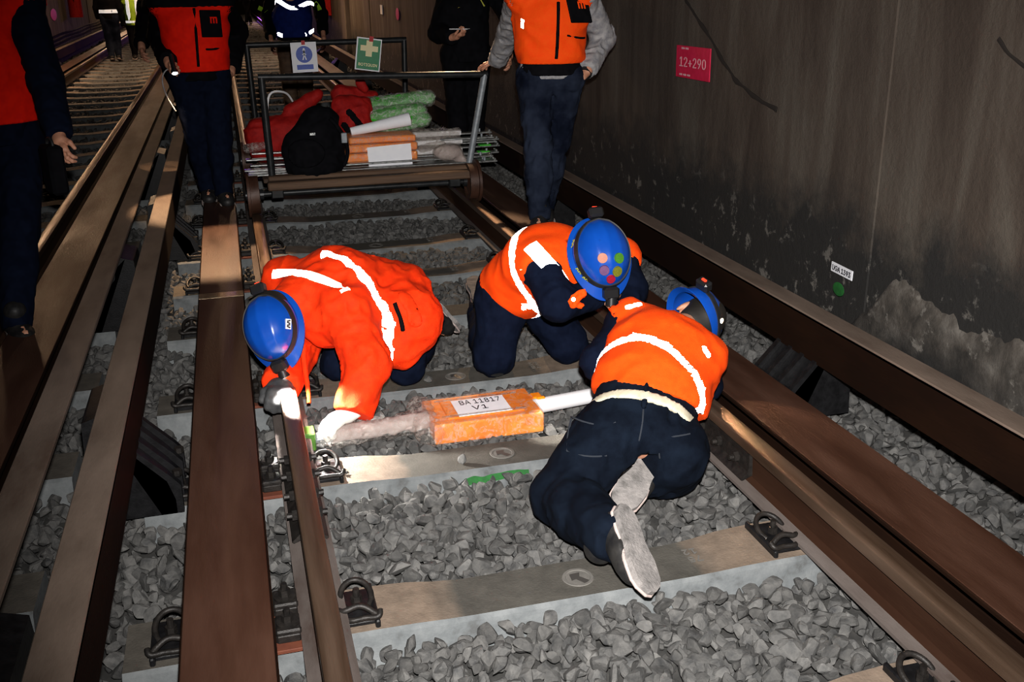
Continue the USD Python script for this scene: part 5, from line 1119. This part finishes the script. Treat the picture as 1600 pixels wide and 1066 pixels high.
# man on the left strip with a torch
J = joints((-1.03, 7.52, 1.06), (.10, -1), (-.955, 7.44, .25), (-1.06, 7.60, .25), elR=at(248, 58, 7.08), wrR=at(262, 96, 6.76), elL=at(371, 48, 7.50), wrL=at(362, 108, 7.30))
o, F, V = dress('standing person in red-orange vest on the left strip, torch in hand', J, 'black_cloth', 'navy', .013, [hang(J, 'R', at(273, 118, 6.68), J['r'] * -1, 1.0), hang(J, 'L', at(357, 130, 7.24), J['r'], .5, -1)], 'red_vest', .03, seed=51)
yk = V.copy(); yk.d = yk.d - .005; yk.plane(V.hit(305, 11), -Z3); part('yoke', yk.mesh(), MATS['black_cloth'], o, world=True, smooth=True, label='black shoulder yoke of the vest')
part('zip', strip(V, [(303, 14), (306, 50), (310, 104)], .018, .016), MATS['black_cloth'], o, world=True, smooth=True)
c = V.hit(330, 37); X = unit(V.hit(342, 37) - V.hit(318, 37)); N = unit(np.cross(X, V.hit(330, 25) - V.hit(330, 50))); N = N if N @ (CAM - c) > 0 else -N; metro_patch(o, c, X, np.cross(N, X), N, .145, o, 'red_vest', hgt=.175)
part('pocket_slit', strip(V, [(321, 77), (332, 77), (343, 75)], .014, .003), MATS['black_cloth'], o, world=True, smooth=True)
tp = at(272, 109, 6.68); td = unit(A([.12, -.6, -.75])); M = frame(td)
tc = thing('hand_torch', 'lit hand torch held by the person on the left strip', 'torch', tp)
part('barrel', tf(lathe([(0, -.12), (.014, -.12), (.016, -.11), (.016, -.01), (.024, .012), (.024, .03), (.021, .03), (.02, .022), (0, .022)], 18), M, tp), MATS['lamp_body'], tc, world=True, smooth=35)
part('lens', tf(tf(trimesh.creation.icosphere(2, .019), np.diag([1, 1, .5])), M, tp + td * .026), MATS['lamp_white'], tc, world=True, smooth=True)
lc = smooth_path([at(262, 108, 6.74), at(254, 120, 6.76), at(256, 138, 6.8), at(264, 156, 6.84), at(275, 174, 6.86)], 20)
part('cord', tube(lc, .005, 6), MATS['grey_shirt'], tc, world=True, smooth=True, label='thin pale cord')

# man at the left edge of the photo
J = joints(at(-6, 214, 4.78), (.35, -.93), at(26, 505, 4.62), at(-60, 520, 4.9), elL=at(72, 128, 4.62), wrL=at(92, 214, 4.48))
J['shL'] = at(36, 2, 4.70)
hl = hang(J, 'L', at(100, 262, 4.42), -J['r'] * .6 - J['f'] * .4, .55, -1, .98)
o, F, V = dress('person in red-orange vest and dark blue sleeves at the left edge, holding a black case', J, 'navy', 'navy', .012, [hl], 'red_vest', .07, seed=61)
part('pocket_slit', strip(V, [(2, 90), (8, 89)], .014, .003), MATS['black_cloth'], o, world=True, smooth=True) if False else None
q = at(84, 262, 4.43); cs = thing('black_case', 'flat black case hanging from the hand of the person at the left edge', 'case', q - Z3 * .11); M = frame(Z3, J['f'])
part('body', tf(box((-.035, -.065, -.115), (.035, .065, .10), .012), rot([0, 0, 1], 25), q), MATS['black_cloth'], cs, world=True); part('handle', tf(tube(smooth_path([(0, -.04, .095), (0, -.03, .12), (0, .03, .12), (0, .04, .095)], 12), .007, 8), rot([0, 0, 1], 25), q), MATS['strap'], cs, world=True, smooth=True)

# person behind the torch holder, only the hanging arm in view
J = joints((-1.11, 8.46, 1.06), (.05, -1), (-1.0, 8.5, .25), (-1.06, 8.65, .25), elR=at(230, 10, 8.14), wrR=at(221, 70, 7.92))
dress('person in black behind the torch holder, one bare hand hanging', J, 'black_cloth', 'black_cloth', .014, [hang(J, 'R', at(225, 106, 7.86), J['r'] * -1, .35)], seed=71, long=.1)
# person in black with a phone
J = joints((1.06, 8.32, 1.10), (-.3, -.95), (1.12, 8.4, .25), (.98, 8.3, .25), shR=at(700, -8, 8.15), shL=at(775, -10, 8.25), elR=at(684, 52, 8.06), wrR=at(708, 58, 7.86), elL=at(801, 40, 8.2), wrL=at(796, 82, 8.02))
o, F, V = dress('person in black jacket by the wall looking at a phone', J, 'black_cloth', 'black_cloth', .013, [hang(J, 'R', at(728, 52, 7.80), Z3, .8, -1), hang(J, 'L', at(797, 112, 7.98), J['r'], .35, -1)], long=1.0, seed=81)
q = at(718, 46, 7.82); ph = thing('mobile_phone', 'mobile phone in the hand of the person in black', 'phone', q); part('body', tf(box((-.036, -.075, -.004), (.036, .075, .004), .003), rot([0, 0, 1], 60), q + Z3 * .004), MATS['white_plastic'], ph, world=True); part('screen', tf(box((-.032, -.068, .0038), (.032, .068, .0052)), rot([0, 0, 1], 60), q + Z3 * .004), MATS['ink'], ph, world=True)
part('lanyard', cat_(strip(F, [(714, -2), (717, 12)], .02, .004), ), MATS['sticker_yellow'], o, world=True, smooth=True); part('lanyard', strip(F, [(750, -2), (757, 10)], .02, .004), MATS['sticker_yellow'], o, world=True, smooth=True)
# man in the blue reflective vest pushing behind the trolley
D_ = 11.8
J = joints(at(460, 72, D_), (-.05, -1), on(448, 185, z=.085) * A([1, 1, 1]), on(470, 186, z=.085), shL=at(490, -22, D_), shR=at(430, -22, D_), elL=at(502, 22, D_), wrL=at(506, 62, D_ - .1), elR=at(418, 24, D_), wrR=at(424, 66, D_ - .3))
for s in 'LR': J['an' + s][1] = J['pel'][1] + (.05 if s == 'L' else -.05); J['an' + s][0] = J['pel'][0] + (.09 if s == 'L' else -.09); J['an' + s][2] = .09; J['kn' + s] = (J['hp' + s] + J['an' + s]) / 2; J['toe' + s] = J['an' + s] + A([0, -.17, -.04])
o, F, V = dress('person in dark blue vest with white reflective bands behind the trolley', J, 'black_cloth', 'wood', .015, [hang(J, 'L', J['wrL'] - Z3, J['r'], .4, -1), hang(J, 'R', J['wrR'] - Z3, -J['r'], .4)], 'royal', .10, seed=91, cuff=-.24)
for q_ in ([(404, 12), (410, 15), (416, 18)], [(492, 4), (497, 10), (500, 16)]): part('sleeve_band', strip(F, q_, .05, .004), MATS['lime'], o, world=True, smooth=True)
part('reflective_band', cat_(strip(V, [(430, 5), (445, 8), (458, 13), (472, 9), (490, 7)], .052, .005)), MATS['tape'], o, world=True, smooth=True)
part('reflective_band', strip(V, [(429, 48), (435, 53), (442, 56)], .045, .005), MATS['tape'], o, world=True, smooth=True); part('reflective_band', strip(V, [(477, 54), (484, 51), (490, 47)], .045, .005), MATS['tape'], o, world=True, smooth=True)
# two people walking away on the left track, and one far down the near track
J = joints((-3.24, 25.2, .95), (.05, 1), (-3.30, 25.2, .085), (-3.16, 25.3, .085))
o, F, V = dress('walking person in black jacket with a white reflective band and jeans on the left track', J, 'black_cloth', 'jeans', .022, seed=101, helm=True, long=.6, power=False)
part('reflective_band', F.torso.band(J['pel'] + Z3 * .12, Z3, .10, .012), MATS['tape'], o, world=True, smooth=True)
J = joints(at(211, 38, 23.2), (.0, -1), (-2.8, 23.5, .085), (-2.95, 23.6, .085)); J['anL'][:2] = J['pel'][:2] + [.09, 0]; J['anR'][:2] = J['pel'][:2] + [-.09, 0]
for s in 'LR': J['kn' + s] = (J['hp' + s] + J['an' + s]) / 2; J['toe' + s] = J['an' + s] + A([0, -.17, -.04])
o, F, V = dress('person in yellow-green reflective vest on the left track', J, 'black_cloth', 'black_cloth', .022, vest='lime', vest_hem=-.02, seed=111, power=False)
part('reflective_band', V.band(J['pel'] + Z3 * .06, Z3, .07, .012), MATS['tape'], o, world=True, smooth=True)
for s in 'LR':
    x_ = J['sh' + s] * .55 + J['chest'] * .45; part('reflective_strap', V.patch([cone(A([x_[0], x_[1] - .2, J['pel'][2] + .05]), A([x_[0], x_[1] - .12, J['chest'][2] + .2]), .05)], .014, 0, .02), MATS['tape'], o, world=True, smooth=True)
J = joints((.27, 44, .92), (0, -1), (.18, 44, .085), (.36, 44.1, .085))
dress('dark far person on the near track against the light', J, 'black_cloth', 'black_cloth', .028, seed=121, power=False)
# ------------------------------------------------------------------ small things: signs on the walls, paint, extinguishers
def sleeper_side_y(yc, z): return yc - .105 - (-.026 - z) * .05 / .174
xs = np.linspace(-.17, .075, 30); yc = SY[2]
top_ = -.034 - .012 * meshkit.noise(np.stack([xs * 30, xs * 0, xs * 0], 1), 4); bot_ = top_ - .012 - .022 * meshkit.noise(np.stack([xs * 22, xs * 0 + 5, xs * 0], 1), 6)
v = np.vstack([np.stack([xs, [sleeper_side_y(yc, z) - .0015 for z in top_], top_], 1), np.stack([xs, [sleeper_side_y(yc, z) - .0015 for z in bot_], bot_], 1)])
v2 = v + A([0, .003, 0]); n = len(xs); f = [[i + n, i + n + 1, i + 1, i] for i in range(n - 1)] + [[2 * n + i, 2 * n + i + 1, 3 * n + i + 1, 3 * n + i] for i in range(n - 1)]
part('paint', (np.vstack([v, v2]), A(f)), MATS['grass_green'], pg, world=True)
def wall_sign(name, label, cat, px, mt, th=.003, x=WX):
    Q = [on(*p, x=x - .008) for p in px]; X = unit(A([0, Q[1][1] - Q[0][1], Q[1][2] - Q[0][2]])); N = A([-1.0, 0, 0]); Yv = np.cross(N, X); c = sum(Q) / 4
    w = (np.linalg.norm(Q[1] - Q[0]) + np.linalg.norm(Q[2] - Q[3])) / 2; h = (np.linalg.norm(Q[0] - Q[3]) + np.linalg.norm(Q[1] - Q[2])) / 2; M = np.stack([X, Yv, N], 1)
    o = thing(name, label, cat, c - Z3 * h / 2); part('plate', tf(box((-w / 2, -h / 2, -.008), (w / 2, h / 2, 0), .002), M, c), MATS[mt], o, world=True); return o, M, c, w, h
def txt(s, H, W_=None, bold=True):
    t = meshkit.text_mesh(s, H, .0015, bold); t.apply_translation([-t.bounds[:, 0].mean(), -t.bounds[:, 1].mean(), 0])
    if W_: t.vertices[:, 0] *= W_ / np.ptp(t.vertices[:, 0])
    return t
o, M, c, w, h = wall_sign('distance_sign', 'pink distance plate reading 12+290 on the right wall', 'sign', [(1057, 70), (1110, 76), (1108, 128), (1056, 120)], 'pink_sign')
part('lettering', tf(txt('12+290', h * .3, w * .78, False), M, c), MATS['pink_print'], o, world=True)
part('small_print', tf(cat_(*[tf(box((-w * .045, -h * .03, 0), (w * .045, h * .03, .001)), None, (xx * w, yy * h, 0)) for xx, yy in ((-.3, .42), (-.18, .42), (-.34, -.4), (-.22, -.4), (-.1, -.4))]), M, c), MATS['pink_print'], o, world=True)
o, M, c, w, h = wall_sign('number_plate', 'small white plate reading UGA 1393 low on the right wall', 'sign', [(1299, 408), (1331, 424), (1331, 439), (1298, 424)], 'paper')
part('lettering', tf(txt('UGA 1393', h * .5, w * .86), M, c), MATS['ink'], o, world=True)
mk = thing('paint_spot', 'green paint spot on the wall under the white number plate', 'paint mark', on(1310, 452, x=WX - .03)); q = on(1310, 452, x=WX - .035)
part('paint', tf(trimesh.creation.icosphere(2, 1.0), np.diag([.004, .05, .035]), q), MATS['grass_green'], mk, world=True, smooth=True)
for px, lab in (((612, 11), 'pink paint mark on the far right wall beyond the trolley'),):
    q = on(621, 22, x=WX - .01); mk = thing('paint_mark', lab, 'paint mark', q - Z3 * .1); part('paint', tf(trimesh.creation.icosphere(2, 1.0), np.diag([.006, .16, .1]), q), MATS['pink_mark'], mk, world=True, smooth=True)
q = on(84, 23, x=LX + .01); mk = thing('paint_mark', 'pink paint mark on the left tunnel wall', 'paint mark', q - Z3 * .1); part('paint', tf(trimesh.creation.icosphere(2, 1.0), np.diag([.006, .5, .14]), q), MATS['pink_mark'], mk, world=True, smooth=True)
q = on(596, 15, x=WX - .01); mk = thing('wall_label', 'small white label on the far right wall', 'sign', q - Z3 * .08); part('plate', box(q - A([.006, .12, .08]), q + A([.01, .12, .08]), .003), MATS['paper'], mk, world=True)
def extinguisher(q, label, r=.11):
    o = thing('fire_extinguisher', label, 'fire extinguisher', q)
    part('cylinder', lathe([(0, 0), (r, 0), (r * 1.02, .03), (r, .5), (r * .7, .62), (r * .3, .66), (0, .66)], 20), MATS['red_bag'], o, smooth=40); part('valve', cat_(tf(trimesh.creation.cylinder(.03, .12, sections=10), None, (0, 0, .7)), box((-.02, -.09, .74), (.02, .06, .77), .005)), MATS['black_steel'], o)
    part('hose', tube(smooth_path([(0, -.05, .72), (0, -.16, .62), (0, -.15, .35), (0, -.12, .2)], 16), .014, 6), MATS['black_cloth'], o, smooth=True); part('bracket', box((-.12 if q[0] > 0 else -.12, -.02, .3), (.12, .02, .34)), MATS['cart_steel'], o)
extinguisher(on(120, 27, x=LX + .21), 'red fire extinguisher on the left tunnel wall', .17)
hb = thing('hose_cabinet', 'red cabinet on the right wall behind the man in the blue vest', 'cabinet', on(507, 24, x=WX - .15)); q = on(507, 24, x=WX - .15)
part('case', box(q + A([-.12, -.4, 0]), q + A([.15, .4, .9]), .01), MATS['red_bag'], hb, world=True); part('door', box(q + A([-.14, -.37, .03]), q + A([-.115, .37, .87]), .008), MATS['red_bag'], hb, world=True); part('latch', box(q + A([-.16, .28, .4]), q + A([-.138, .33, .48]), .004), MATS['steel_bar'], hb, world=True)
